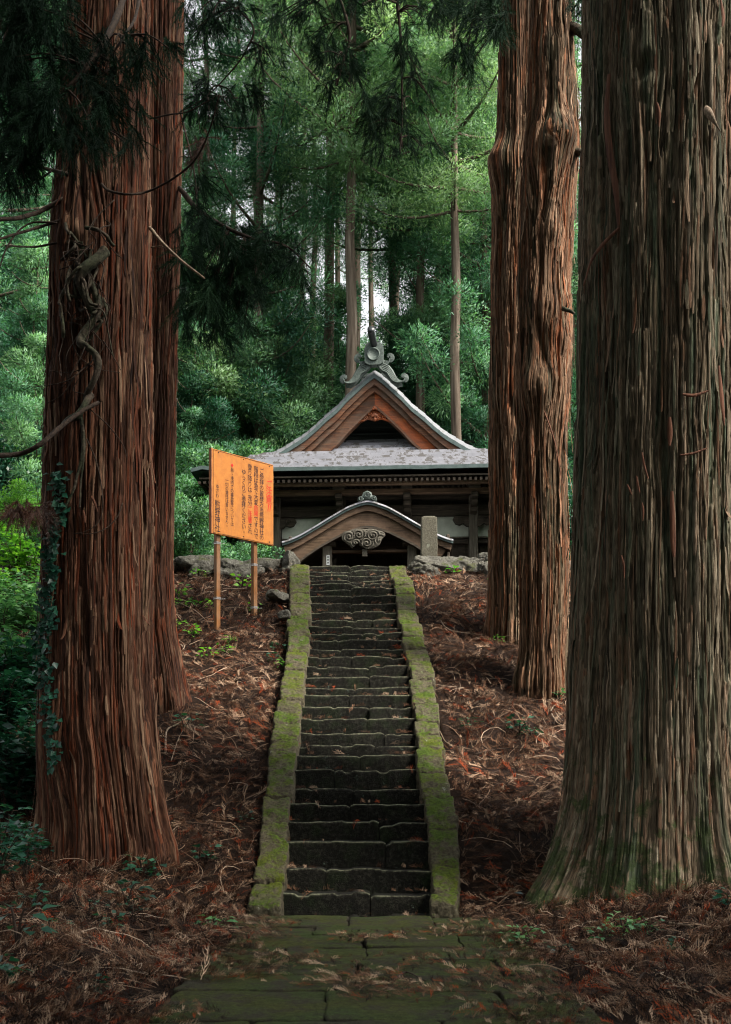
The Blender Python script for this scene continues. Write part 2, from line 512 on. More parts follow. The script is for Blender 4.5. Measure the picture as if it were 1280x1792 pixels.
def wood(name, c0, c1, c2, sc=(2, 30, 30), rough=.7, bump=.006, stain=None):
    t = NT(name, rough, .25)
    v = t.obj(sc)
    n1 = t.noise(v, 1, 6, .65, .4); n2 = t.noise(t.obj(), 2.2, 5, .65)
    c = t.ramp(n1, [(.3, c0), (.52, c1), (.72, c2)])
    if stain: c = t.mix(t.ramp(n2, [(.42, 0), (.62, .75)]), c, stain)
    else: c = t.mix(t.ramp(n2, [(.4, 0), (.7, .5)]), c, c0)
    t.col(c); t.bump(n1, bump, 1); return t.m
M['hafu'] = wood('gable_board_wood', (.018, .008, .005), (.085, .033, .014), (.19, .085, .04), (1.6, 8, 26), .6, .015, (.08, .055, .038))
M['hafu_orange'] = wood('gable_board_orange', (.10, .022, .008), (.30, .070, .018), (.50, .15, .045), (1.6, 8, 26), .5, .015, (.13, .055, .028))  # orange of the carving; also paints sunlight onto the right barge board
M['porch_wood'] = wood('porch_wood', (.012, .008, .004), (.062, .036, .019), (.15, .10, .058), (1.6, 8, 26), .75, .01, (.11, .07, .045))
M['old_wood'] = wood('dark_old_wood', (.022, .018, .013), (.055, .043, .03), (.11, .085, .06), (2, 8, 22), .8, .01)
M['grey_wood'] = wood('grey_post_wood', (.045, .04, .03), (.11, .095, .07), (.19, .17, .13), (22, 22, 1.6), .8, .01)
M['beam'] = wood('eave_beam_wood', (.05, .03, .018), (.12, .075, .045), (.22, .15, .09), (1.4, 20, 20), .75, .01)
M['carving'] = wood('weathered_carving', (.03, .026, .02), (.08, .072, .054), (.17, .155, .12), (8, 8, 8), .8, .006)
M['gable_wall'] = wood('gable_wall_board', (.012, .018, .015), (.025, .034, .028), (.05, .06, .05), (1, 6, 30), .7, .006)

def metal_roof(name, c0, c1, patch, cover):
    t = NT(name, .42, .5)
    n1 = t.noise(t.obj((1.2, 1.2, 1.2)), 1.3, 6, .7); n2 = t.noise(t.obj((5, 5, 5)), 1.0, 6, .75)
    c = t.ramp(n1, [(.3, c0), (.7, c1)])
    f = t.ramp(t.math('ADD', t.math('MULTIPLY', n1, .35), t.math('MULTIPLY', n2, .65)), [(cover, 0), (cover + .03, .85)])
    c = t.mix(f, c, patch)
    t.col(c); t.rough(t.ramp(n2, [(.3, .35), (.7, .6)])); t.bump(n2, .01, .6); return t.m
M['roof'] = metal_roof('roof_sheet', (.13, .135, .15), (.25, .25, .275), (.055, .048, .040), .51)
M['roof_verge'] = metal_roof('verge_sheet', (.10, .105, .115), (.17, .175, .185), (.075, .075, .072), .56)
t = NT('green_fascia', .5, .5); nn = t.noise(t.obj(), 12, 5, .7)
t.col(t.ramp(nn, [(.3, (.025, .045, .042)), (.7, (.07, .10, .095))])); M['fascia'] = t.m
t = NT('verdigris_tile', .65, .4); nn = t.noise(t.obj(), 18, 6, .7)
t.col(t.ramp(nn, [(.3, (.022, .033, .028)), (.55, (.060, .080, .068)), (.75, (.14, .17, .15))])); t.bump(nn, .01, .6); M['oni'] = t.m
t = NT('black_tile', .35, .5); M['black'] = t.col((.012, .014, .015)).m
t = NT('plaster', .9, .1); nn = t.noise(t.obj(), 4, 6, .7)
t.col(t.ramp(nn, [(.3, (.42, .46, .38)), (.7, (.60, .64, .54))])); M['plaster'] = t.m
t = NT('white_paint', .6, .3); M['white'] = t.col((.6, .62, .6)).m
t = NT('sign_paint', .55, .35); nn = t.noise(t.obj(), 14, 7, .75); n2 = t.noise(t.obj(), 90, 3)
c = t.ramp(nn, [(.35, (.37, .118, .007)), (.65, (.48, .168, .012))])
c = t.mix(t.ramp(n2, [(.66, 0), (.74, .35)]), c, (.2, .10, .04))
c = t.mix(t.ramp(t.noise(t.obj((9, 9, 1.2)), 1, 5, .7), [(.5, 0), (.75, .45)]), c, (.22, .09, .025))
t.col(c); M['sign'] = t.m
t = NT('sign_edge', .7, .2); nn = t.noise(t.obj((10, 10, 3)), 4, 4); t.col(t.ramp(nn, [(.3, (.14, .05, .02)), (.7, (.34, .13, .045))])); M['sign_edge'] = t.m
M['sign_post'] = wood('sign_post_wood', (.07, .03, .010), (.19, .075, .018), (.30, .13, .038), (25, 25, 2), .7, .004, (.20, .12, .07))
t = NT('ink_dark', .6, .2); M['ink'] = t.col((.009, .008, .014)).m
t = NT('ink_red', .6, .2); M['red'] = t.col((.55, .018, .012)).m
t = NT('wire', .4, .5); M['wire'] = t.col((.25, .24, .23)).m
# ------------------------------------------------------------------ stair measurements (photograph rows)
STEP_Y = [1606.6, 1563, 1521.7, 1475, 1438, 1407, 1381, 1347, 1320.6, 1303, 1283, 1258, 1236, 1217, 1202, 1183, 1166, 1149,
          1135, 1120, 1109, 1096, 1084, 1070, 1056, 1043, 1030, 1022, 1014.5, 1007, 999, 991]
S_N = np.interp(np.arange(32), [0, 7, 15, 26, 31], [1, 1.235, 1.50, 1.82, 1.95])
SY = 9.5 * S_N
SZ = np.array([PZ(y, d) for y, d in zip(STEP_Y, SY)])
EX_Y = [985, 1030, 1070, 1120, 1149, 1183, 1217, 1258, 1304, 1347, 1381, 1407, 1438, 1475, 1521, 1563, 1606]
EX_L = [542, 541.6, 542, 540, 539, 536, 530, 526, 519, 512, 510, 507, 505, 502, 495, 488, 484]
EX_R = [681, 692, 697, 706, 714, 719, 722, 726, 731, 733, 738, 744, 748, 750, 754, 757, 760]
CO_L = [(985, 510), (1022, 506.6), (1077, 505), (1118, 503), (1173, 500), (1225, 488), (1320, 468), (1397, 462), (1440, 458), (1517, 446), (1572, 430), (1610, 424)]
CO_R = [(985, 706), (1020, 723), (1070, 729), (1150, 754), (1200, 761), (1280, 770), (1320, 779), (1370, 786), (1440, 800), (1480, 802), (1560, 803), (1610, 804)]
colY = np.array([a for a, b in CO_L]); colX = np.array([b for a, b in CO_L])
corY = np.array([a for a, b in CO_R]); corX = np.array([b for a, b in CO_R])

PROF_Y = np.r_[-50, 6.0, 9.3, SY[1:], 18.62, 38.0, 60, 95, 200]
PROF_Z = np.r_[0, 0, 0.0, SZ[1:] - .02, SZ[-1] + .05, SZ[-1] + .10, 9.0, 15.0, 15.0]
def stair_z(Y): return np.interp(Y, PROF_Y, PROF_Z)
def mid_x(Y): return np.interp(Y, [9.5, 13, 18.5, 30], [-.09, -.06, -.26, -.2])
def ground(X, Y):
    X = np.asarray(X, float); Y = np.asarray(Y, float)
    z = stair_z(Y)
    d = np.abs(X - mid_x(Y))
    on = sstep(8.6, 9.8, Y) * (1 - sstep(18.5, 18.9, Y))
    z = z - .10 * on * sstep(.80, .9, d)
    z = z - .45 * on * (1 - sstep(.84, .90, d))            # hollow under the staircase
    side = sstep(1.0, 2.4, np.abs(X - .05))
    fl = 1 - sstep(8.0, 10.5, Y)
    z = z + fl * side * (.10 + .10 * fbm(X * .8, Y * .8, 0, 3))
    lump = (fbm(X * 1.3, Y * 1.3, 0, 11, 4) - .5) * .22 + (fbm(X * 6, Y * 6, 0, 21, 3) - .5) * .07
    z = z + lump * sstep(.95, 1.5, d) * (1 - sstep(18, 19, Y) * .6)
    z = z - .02 * (1 - side) * fl
    for (mx, my, mr, mh) in ((-2.45, 9.75, 1.15, .34), (2.75, 9.1, 1.25, .13), (-2.5, 12.9, .9, .20)):      # litter and soil piled against the big cedars
        z = z + mh * np.exp(-(((X - mx) / (mr * 1.1)) ** 2 + ((Y - my) / mr) ** 2))
    return z

def axis(segs):
    out = []
    for a, b, st in segs: out.append(np.arange(a, b, st))
    return np.concatenate(out + [[segs[-1][1]]])
gx = axis([(-150, -30, 10), (-30, -8, 1.0), (-8, -5, .25), (-5, 5, .06), (5, 8, .25), (8, 30, 1.0), (30, 150, 10)])
gy = axis([(-12, 3, .5), (3, 19.2, .06), (19.2, 40, .6), (40, 100, 2.0), (100, 200, 10)])
XX, YY = np.meshgrid(gx, gy)
ZZ = ground(XX, YY)
g = Geo().add(np.stack([XX, YY, ZZ], -1).reshape(-1, 3), grid_faces(len(gx), len(gy)))
o = top('ground', g, M['soil'], (0, 0, 0), 'dark forest soil of the slope beside the stone staircase', 'ground', kind='structure')

# ------------------------------------------------------------------ paved path
g = Geo()
y = 3.2; k = 0
while y < 9.30:
    d = random.uniform(.42, .85)
    if y + d > 9.1: d = 9.42 - y
    x = -.97 + random.uniform(-.05, .05); xe = 1.07 + random.uniform(-.06, .06)
    while x < xe - .1:
        w = random.uniform(.45, 1.0)
        if x + w > xe - .25: w = xe - x
        zt = .028 + random.uniform(-.008, .008); q = random.uniform(-.006, .006)
        cs = [(x + .006, y + .007, -.1), (x + w - .006, y + .007, -.1), (x + .006, y + d - .007, -.1), (x + w - .006, y + d - .007, -.1),
              (x + .002, y + .003, zt + q), (x + w - .002, y + .003, zt - q), (x + .002, y + d - .003, zt + q), (x + w - .002, y + d - .003, zt - q)]
        rough_block(g, cs, n=20, k=22, amp=.035, freq=4.5, seed=k, amp2=.003)
        x += w; k += 1
    y += d
top('path', g, M['slab'], (0, 6, 0), 'mossy flagstone path leading to the foot of the stairs', 'path', kind='structure')

# ------------------------------------------------------------------ staircase
stair = thing('stone_staircase', (-.09, 9.5, 0), 'long steep dark stone staircase between green mossy kerbs', 'staircase')
def edge_px(py):
    return np.interp(py, EX_Y, EX_L), np.interp(py, EX_Y, EX_R)
for n in range(0, 32):
    Yn, Zn, py = SY[n], SZ[n], STEP_Y[n]
    l, r = edge_px(py)
    xl, xr = PX(l, Yn) - .05, PX(r, Yn) + .05
    Yb = (SY[n + 1] if n < 31 else Yn + .6) + .06
    H = (Zn - SZ[n - 1] if n else .10) + .06
    if n == 0: xl += .03; xr -= .03
    jt = random.choice([.33, .46, .5, .58, .62, .7]) + random.uniform(-.03, .03)
    g = Geo()
    for si, (a, b) in enumerate(((0, jt), (jt, 1))):
        xa, xb = xl + (xr - xl) * a + (.004 if si else 0), xl + (xr - xl) * b - (.004 if not si else 0)
        m = int((xb - xa) / .018) + 2
        xs = np.linspace(xa, xb, m)
        prof = [(.0, -H), (.0, -H * .66), (.0, -H * .33), (.001, -.024), (.003, -.011), (.007, -.004), (.013, -.001), (.022, 0), (.07, 0), ((Yb - Yn) * .6, 0), (Yb - Yn, 0)]
        worn_glint = [0, 0, 0, 0, .1, .7, 1, .5, .0, 0, 0]  # worn nosing edge, its skylight highlight painted in as paler colour
        sd_ = n * 7 + si * 3
        dz = (random.uniform(-.012, .012)) + (vn(xs * 2.2, sd_, 0, 5) - .5) * .03 + (vn(xs * 9, sd_, 0, 6) - .5) * .010
        chip = sstep(.70, .80, vn(xs * 5.5, sd_ + 9, 0, 12)); dz = dz - chip * random.uniform(.008, .028)
        e = np.minimum((xs - xa), (xb - xs)); dz = dz - .016 * np.exp(-(e / .02) ** 2)     # worn corners at the joint
        dy = random.uniform(-.012, .012) + (vn(xs * 2.5, sd_ + .5, 0, 8) - .5) * .03 + (vn(xs * 12, sd_, 0, 9) - .5) * .008
        V = []; A = []
        for (pyo, pzo), w_ in zip(prof, worn_glint):
            f = 1.0 if pzo > -.05 else .4
            rz_ = (vn(xs * 14, pyo * 30 + pzo * 14, sd_, 4) - .5) * .012
            V.append(np.stack([xs, Yn + pyo + dy * (1 if pyo < .1 else 0) + rz_, Zn + pzo + dz * f], -1))
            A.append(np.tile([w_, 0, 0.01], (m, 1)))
        V = np.concatenate(V); A = np.concatenate(A)
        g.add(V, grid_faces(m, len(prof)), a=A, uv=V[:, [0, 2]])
        for col in (0, m - 1):    # end caps
            idx = np.arange(len(prof)) * m + col
            P0 = V[idx]; c = P0.mean(0) + np.array([0, .05, -.02])
            g.add(np.vstack([P0, [[P0[0, 0], Yb, Zn - H]], c]), None, [[len(prof) + 1, i, (i + 1) % (len(prof) + 1)] for i in range(len(prof) + 1)])
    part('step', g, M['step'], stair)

def curb_line(side):
    out = []
    Yv = 9.34; k = 0
    rr = random.Random(3 + side)
    def xz(Yq):
        z = np.interp(Yq, np.r_[9.2, SY[1:], 19.2], np.r_[.10, SZ[1:] + .05, SZ[-1] + .07])
        py = HOR - (z - EYE) * F / Yq
        if side < 0: a, b = np.interp(py, colY, colX), edge_px(py)[0] + 1
        else: a, b = edge_px(py)[1] - 1, np.interp(py, corY, corX)
        return PX(a, Yq), PX(b, Yq), z
    while Yv < 18.8:
        L = rr.uniform(.30, .58)
        a0, b0, z0 = xz(Yv + .004); a1, b1, z1 = xz(Yv + L - .004)
        j = lambda s=.012: rr.uniform(-s, s)
        o_ = j(.02); h_ = j(.012)
        dep = .42
        cs = [(a0 + o_, Yv + .004, z0 - dep), (b0 + o_, Yv + .004, z0 - dep), (a1 + o_, Yv + L - .004, z1 - dep), (b1 + o_, Yv + L - .004, z1 - dep),
              (a0 + o_, Yv + .004 + j(), z0 + h_ + j(.006)), (b0 + o_, Yv + .004 + j(), z0 + h_ + j(.006)), (a1 + o_, Yv + L - .004 + j(), z1 + h_), (b1 + o_, Yv + L - .004 + j(), z1 + h_ + j(.006))]
        g = Geo()
        rough_block(g, cs, n=44, k=14, amp=.04, freq=8, amp2=.010, seed=rr.randint(0, 999))
        part('curb_stone', g, M['curb'], stair)
        Yv += L
curb_line(-1); curb_line(1)

# ------------------------------------------------------------------ stone rims at the top of the slope
def rim(name, px0, px1, label, seed, gap=None):
    rr = random.Random(seed)
    Y0 = 18.75
    root = thing(name, (PX((px0 + px1) / 2, Y0), Y0, 4.6), label, 'stone wall')
    x = PX(px0, Y0); xe = PX(px1, Y0); k = 0
    while x < xe:
        w = rr.uniform(.4, 1.0)
        if x + w > xe: w = max(.2, xe - x)
        h = rr.uniform(.11, .2)
        g = Geo(); rock(g, (x + w / 2, Y0 + rr.uniform(-.08, .08), 4.86 - rr.uniform(0, .08)), (w * .66, .34, h), 34, .6, rr.randint(0, 999), rr.uniform(-.2, .2), 3.2, facets=9)
        part('boulder', g, M['boulder'], root)
        if rr.random() < .8:
            g = Geo(); w2 = rr.uniform(.2, .45)
            rock(g, (x + rr.uniform(0, w), Y0 - .22, 4.62 + rr.uniform(-.05, .05)), (w2 * .75, .2, .15), 26, .6, rr.randint(0, 999), rr.uniform(-.3, .3), 3.0, facets=8)
            part('boulder', g, M['boulder'], root)
        x += w * .92; k += 1
rim('boulder_wall', -40, 505, 'low dark boulder wall along the slope top, left of the stairs behind the orange sign', 5)
rim('boulder_wall', 716, 1240, 'low pale boulder wall along the slope top, right of the stairs below the stone pillar', 9)

# mossy rocks poking out of the slope left of the upper stairs
for i, (px, py, w, h, lb) in enumerate([(487, 1045, .16, .1, 'largest mossy rock beside the left kerb near the top of the stairs'), (497, 1078, .1, .07, 'small mossy rock touching the left kerb, lower of two'), ]):
    Yq = float(np.interp(py, np.array(STEP_Y)[::-1], SY[::-1]))
    c = P(px, py, Yq); g = Geo(); rock(g, c, (w, .3, h), 28, .6, i + 3, 0, 3, facets=8)
    top('rock', g, M['boulder'], c - [0, 0, h], lb, 'rock')
# ------------------------------------------------------------------ cedar litter (uncountable)
TREES = [(-2.42, 10.3, .60), (-2.35, 13.3, .5), (2.10, 15.9, .48), (2.2, 14.2, .46), (2.66, 9.9, .95)]
def sprig(kind, rr):
    """one fallen cedar sprig: stem and side shoots as thin tapering ribbons, lying in xy, base at origin. returns V(n,3),Q"""
    V = []; Q = []; n = 0
    def ribbon(p, w):
        nonlocal n
        p = np.asarray(p); k = len(p)
        t = np.gradient(p, axis=0); s = np.stack([-t[:, 1], t[:, 0], 0 * t[:, 0]], -1); s = norm(s)
        ww = w * np.linspace(1, .25, k)[:, None]
        up = np.array([0, 0, 1.0])
        a = p + s * ww + up * 0; b = p - s * ww + up * w * .8
        for i in range(k): V.append(a[i]); V.append(b[i])
        for i in range(k - 1): Q.append([n + 2 * i, n + 2 * i + 1, n + 2 * i + 3, n + 2 * i + 2])
        n += 2 * k
    L = 1.0
    cv = rr.uniform(-.9, .9)
    st = lambda u: np.array([u * L, cv * .35 * u * u, .10 * sin(u * 3) * .5])
    ribbon([st(u) for u in np.linspace(0, 1, 5)], .011)
    m = rr.randint(8, 11)
    for i in range(m):
        u = .08 + .88 * i / m; b = st(u); sd_ = 1 if i % 2 else -1
        an = sd_ * rr.uniform(.3, .75); l = rr.uniform(.28, .55) * (1 - .45 * u)
        da = cv * .7 * u
        pts = []
        for q in np.linspace(0, 1, 4):
            a2 = da + an * (1 - .55 * q)
            pts.append(b + np.array([cos(a2) * l * q, sin(a2) * l * q, rr.uniform(-.1, .28) * q + .08 * sin(q * 3)]))
        ribbon(pts, .0125)
    return np.array(V), np.array(Q)
rr = random.Random(11)
PROTO = [sprig(i, rr) for i in range(14)]

def scatter_litter(N, xr, yr, dens, size, g, tones, lift=.0, clump=True, seed=1, flat=.5):
    r = np.random.default_rng(seed)
    X = r.uniform(*xr, N); Y = r.uniform(*yr, N)
    keep = r.random(N) < dens(X, Y)
    X, Y = X[keep], Y[keep]
    n = len(X)
    for pi_, (PV, PQ) in enumerate(PROTO):
        sel = np.arange(n) % len(PROTO) == pi_
        x, y = X[sel], Y[sel]; m = len(x)
        if not m: continue
        e = .05
        z = ground(x, y); gxx = (ground(x + e, y) - ground(x - e, y)) / (2 * e); gyy = (ground(x, y + e) - ground(x, y - e)) / (2 * e)
        nn_ = norm(np.stack([-gxx, -gyy, np.ones(m)], -1) + r.normal(0, flat, (m, 3)))
        ang = (fbm(x * .7, y * .7, 0, 31, 2) * 14 + r.normal(0, .8, m))
        d = np.stack([np.cos(ang), np.sin(ang), 0 * ang], -1)
        d = norm(d - nn_ * (d * nn_).sum(1, keepdims=True)); s = np.cross(nn_, d)
        sz = size * r.uniform(.6, 1.4, m)
        W = PV[None] * sz[:, None, None]
        Pw = x[:, None] * 0
        base = np.stack([x, y, z + lift + r.uniform(-.01, .05, m)], -1)
        VV = base[:, None] + W[..., 0:1] * d[:, None] + W[..., 1:2] * s[:, None] + W[..., 2:3] * nn_[:, None]
        QQ = PQ[None] + (np.arange(m) * len(PV))[:, None, None]
        tn = np.asarray(tones); ti = r.choice(len(tn), m, p=TP if len(tn) == len(TP) else None)
        c = tn[ti] * r.uniform(.6, 1.35, (m, 1))
        big = fbm(x * 1.6, y * 1.6, 0, 77, 4)
        c = c * (0.25 + 1.5 * big)[:, None]
        A = np.repeat(c, len(PV), 0) * (1 + r.normal(0, .10, (m * len(PV), 1)))
        g.add(VV.reshape(-1, 3), QQ.reshape(-1, 4), a=np.clip(A, 0.002, 1))

TONES = [(.058, .025, .012), (.150, .078, .043), (.018, .009, .005), (.38, .26, .175), (.24, .042, .010), (.011, .006, .004)]
TP = np.array([.25, .23, .18, .14, .06, .14])
def dens_slope(x, y):
    d = np.abs(x - mid_x(y))
    k = sstep(.92, 1.0, d)
    k = np.where(y < 9.4, sstep(.93, 1.35, np.abs(x - .05) + .35 * (fbm(x * 2.5, y * 2.5, 0, 5) - .5)) * 1.0, k)
    for (tx, ty, tr) in TREES: k = k * (((x - tx) ** 2 + (y - ty) ** 2) > (tr * .85) ** 2)
    vis = np.abs(x) < (.34 * y + .4)
    return k * vis * np.clip(.45 + .55 * (10 / np.maximum(y, 3)), 0, 1)
g = Geo()
scatter_litter(115000, (-6.2, 6.2), (4.2, 18.7), dens_slope, .135, g, TONES, seed=2)
o = top('cedar_litter', g, M['litter'], (0, 10, 0), 'thick brown fallen cedar sprigs covering the slope and path edges', 'leaf litter', kind='stuff')
g = Geo()
def dens_path(x, y):
    a = fbm(x * 1.6, y * 2.2, 0, 44, 4)
    k = sstep(.56, .72, a + .22 * sstep(.35, 1.0, np.abs(x - .05)) + .10 * sstep(8.6, 9.4, y))
    return k * (np.abs(x - .05) < 1.25)
scatter_litter(9000, (-1.2, 1.3), (4.2, 9.5), dens_path, .075, g, TONES, lift=.05, seed=5, flat=.12)
top('cedar_litter', g, M['litter'], (0, 7, 0), 'scattered brown cedar sprigs lying on the mossy path', 'leaf litter', kind='stuff')

# long dry twigs tangled in the litter
g = Geo(); r = np.random.default_rng(9)
n = 3400; x = r.uniform(-6, 6, n); y = r.uniform(5.5, 18.6, n); k = r.random(n) < dens_slope(x, y); x, y = x[k], y[k]; n = len(x)
L = r.uniform(.12, .5, n); a0 = r.uniform(0, 2 * pi, n); cv = r.normal(0, 1.3, n); col = np.array([(.20, .13, .085), (.10, .06, .038), (.045, .024, .014), (.34, .25, .18)])[r.choice(4, n, p=[.3, .3, .25, .15])]
q = np.linspace(0, 1, 6); X = np.repeat(x[:, None], 6, 1); Yq = np.repeat(y[:, None], 6, 1)
A_ = a0[:, None] + cv[:, None] * q; X = X + np.cumsum(np.cos(A_) * L[:, None] / 5, 1); Yq = Yq + np.cumsum(np.sin(A_) * L[:, None] / 5, 1)
Zq = ground(X, Yq) + .035 + r.uniform(0, .05, n)[:, None] + r.uniform(0, .05, n)[:, None] * np.sin(q * pi)
w = r.uniform(.0015, .0042, n)[:, None] * (1.1 - .6 * q)
nx, ny = -np.sin(A_), np.cos(A_)
V = np.stack([np.stack([X + nx * w, Yq + ny * w, Zq], -1), np.stack([X, Yq - .0 * w, Zq + w * 1.4], -1), np.stack([X - nx * w, Yq - ny * w, Zq], -1)], 2)
F0 = grid_faces(3, 6); Q = (F0[None] + (np.arange(n) * 18)[:, None, None]).reshape(-1, 4)
g.add(V.reshape(-1, 3), Q, a=np.repeat(col * r.uniform(.6, 1.3, (n, 1)), 18, 0))
top('dry_twigs', g, M['litter'], (0, 10, 0), 'fine dry pale twigs tangled all over the slope litter', 'twig litter', kind='stuff')

# needles and sprigs caught on the treads
g = Geo(); r = np.random.default_rng(33)
for k_ in range(420):
    n_ = int(r.integers(0, 31)); l_, rt_ = edge_px(STEP_Y[n_]); side_ = r.random() < .55
    u_ = (r.choice([0, 1]) + r.normal(0, .12)) if side_ else r.random()
    u_ = float(np.clip(abs(u_) if u_ < .5 else 1 - abs(1 - u_), .02, .98)); x_ = PX(l_ + (rt_ - l_) * u_, SY[n_]); y_ = SY[n_] + r.uniform(.0, .2) ; a_ = r.uniform(0, 2 * pi); s_ = r.uniform(.05, .14)
    PV, PQ = PROTO[k_ % len(PROTO)]
    V = np.stack([x_ + s_ * (PV[:, 0] * cos(a_) - PV[:, 1] * sin(a_)), y_ + s_ * (PV[:, 0] * sin(a_) + PV[:, 1] * cos(a_)), SZ[n_] + .012 + PV[:, 2] * s_ * 1.3], -1)
    V[:, 2] -= np.maximum(SY[n_] - V[:, 1], 0) * .8
    g.add(V, PQ, a=np.array(TONES[r.choice([0, 1, 3, 4], p=[.4, .35, .15, .1])]))
top('step_litter', g, M['litter'], (0, 10, 0), 'brown cedar sprigs caught on the stair treads', 'leaf litter', kind='stuff')
# ------------------------------------------------------------------ giant cedars
def big_trunk(name, Y, rows, mat, label, na=720, flare=None, knots=(), zb=None, ztop=15.0, seed=0, lobes=.04, depth=1.0, strips=90, group='giant cedars', roots=()):
    """rows: (py, pxL, pxR) silhouette in the photograph at depth Y"""
    rows = sorted(rows, key=lambda a: -a[0])
    zs = np.array([PZ(a[0], Y) for a in rows]); cx = np.array([(PX(a[1], Y) + PX(a[2], Y)) / 2 for a in rows]); rad = np.array([(PX(a[2], Y) - PX(a[1], Y)) / 2 for a in rows])
    z0 = zs[0] - .5
    zt = PZ(-25, Y)
    Z = np.concatenate([np.arange(z0, zt, .022), np.linspace(zt, ztop, 30)])
    CX = np.interp(Z, zs, cx); R = np.interp(Z, zs, rad)
    k = np.exp(-np.linspace(-2, 2, 15) ** 2); k /= k.sum()
    sm = lambda a: np.convolve(np.pad(a, 7, mode='edge'), k, 'valid')
    CX, R = sm(CX), sm(R)
    R = np.where(Z > zt, R * (1 - .35 * (Z - zt) / max(ztop - zt, .1)), R)
    th = pi / 2 + np.linspace(0, 2 * pi, na, endpoint=False)          # seam at the back
    TH, ZZ_ = np.meshgrid(th, Z); RR = np.repeat(R[:, None], na, 1); CC = np.repeat(CX[:, None], na, 1)
    R0 = float(np.median(R)); u = (TH - pi / 2) * R0
    base = rows[0]; zbase = PZ(base[0], Y)
    fl = np.exp(-np.maximum(ZZ_ - zbase, 0) / (.45 if flare is None else flare))
    lob = (vn(np.cos(TH) * 1.6 + 9, np.sin(TH) * 1.6 + 9, ZZ_ * .12, seed) - .5) * 2 * lobes + (vn(np.cos(TH) * 3.4 + 9, np.sin(TH) * 3.4 + 9, ZZ_ * .18, seed + 1) - .5) * lobes * 1.2
    rootl = (vn(np.cos(TH) * 4.2 + 5, np.sin(TH) * 4.2 + 5, 0, seed + 2) - .5) * fl * .30 + (vn(np.cos(TH) * 9 + 5, np.sin(TH) * 9 + 5, ZZ_ * .6, seed + 6) - .5) * fl * .16
    disp = RR * (lob + rootl)
    for (ta, amp, wd, hh) in roots:      # buttress roots: bearing (0 = right, 90 = towards the camera), reach, width, height
        dt = (TH - (2 * pi - radians(ta)) + pi) % (2 * pi) - pi
        disp = disp + amp * np.exp(-(dt / wd) ** 2) * np.exp(-np.maximum(ZZ_ - zbase + .25, 0) / hh)
    uw = u + .045 * (vn(u * 1.1 + 3, ZZ_ * .3, 0, seed + 3) - .5) + .016 * (vn(u * 6, ZZ_ * 1.1, 0, seed + 4) - .5)
    hole = np.zeros_like(u)
    for (kpx, kpy, kr, ka, kd) in knots:
        s_ = (PX(kpx, Y) - np.interp(PZ(kpy, Y), Z, CX)) / max(np.interp(PZ(kpy, Y), Z, R), .01)
        kt = np.arccos(np.clip(s_, -.999, .999)); kt = 2 * pi - kt           # front side (negative y)
        ku = (kt - pi / 2) * R0; kz = PZ(kpy, Y); kr = kr / F * Y
        du, dz = u - ku, ZZ_ - kz
        w = np.exp(-((du / kr) ** 2 + (dz / (kr * 1.5)) ** 2))
        uw = uw - du * .5 * np.exp(-((du / (kr * 1.5)) ** 2 + (dz / (kr * 2.6)) ** 2))
        disp = disp + ka * w
        if kd: 
            w2 = np.exp(-(((du) / (kr * .42)) ** 2 + ((dz + kr * .2) / (kr * .6)) ** 2) ** 1.6); hole = hole + w2
            disp = disp - kd * w2
    ridge = lambda fu, fv, sd_, wd: np.exp(-(np.abs(2 * vn(uw * fu, ZZ_ * fv, 0, sd_) - 1) / wd) ** 2)
    def strips_(w, ln, sd_):
        """flat peeling strips: cells w wide and about ln long with ragged ends; returns (height, edge, id)"""
        us = uw / w + .7 * (vn(uw * 4, ZZ_ * .9, 0, sd_) - .5) + .35 * (vn(uw * 20, ZZ_ * 3.5, 0, sd_ + 1) - .5)
        i = np.floor(us); f = us - i; zero = np.zeros_like(i)
        vs = ZZ_ / (ln * (.5 + _h(i, zero, zero, sd_ + 2))) + 7 * _h(i, zero + 1, zero, sd_ + 3) + .22 * (vn(us * 3.5, ZZ_ * 9, 0, sd_ + 5) - .5)
        j = np.floor(vs); g_ = vs - j; hid = _h(i, j, zero + 2, sd_ + 4)
        e = np.exp(-((np.minimum(f, 1 - f)) / .10) ** 2) * (.4 + .6 * _h(i, zero, zero + 5, sd_))
        return hid * (.75 + .25 * g_) , e, hid
    s1, e1, i1 = strips_(.055, .55, seed + 30); s2, e2, i2 = strips_(.021, .22, seed + 40)
    h = -.034 * ridge(9, .26, seed + 10, .09) - .012 * ridge(30, .6, seed + 11, .12)
    h = h + .022 * (s1 - .5) - .020 * e1 + .012 * (s2 - .5) - .011 * e2
    h = h + .004 * (vn(uw * 110, ZZ_ * 4, 0, seed + 15) - .5) + .005 * (vn(uw * 45, ZZ_ * 22, 0, seed + 16) - .5)
    tint = np.stack([np.clip(.5 * i1 + .5 * i2 + .0 * e1, 0, 1), i2 * .5 + _h(np.floor(i1 * 9999), np.zeros_like(i1), np.zeros_like(i1), 5) * .5, np.zeros_like(i1)], -1).reshape(-1, 3)
    disp = disp + h * depth * (1 - .6 * hole) + hole * .03 * (fbm(u * 18, ZZ_ * 14, 0, seed + 18, 3) - .5)
    rr_ = RR + disp
    V = np.stack([CC + rr_ * np.cos(TH), Y + rr_ * np.sin(TH), ZZ_], -1).reshape(-1, 3)
    uv = np.stack([uw, ZZ_], -1).reshape(-1, 2)
    g = Geo().add(V, grid_faces(na, len(Z), True), uv=uv, a=tint)
    # loose bark strips
    r = np.random.default_rng(seed)
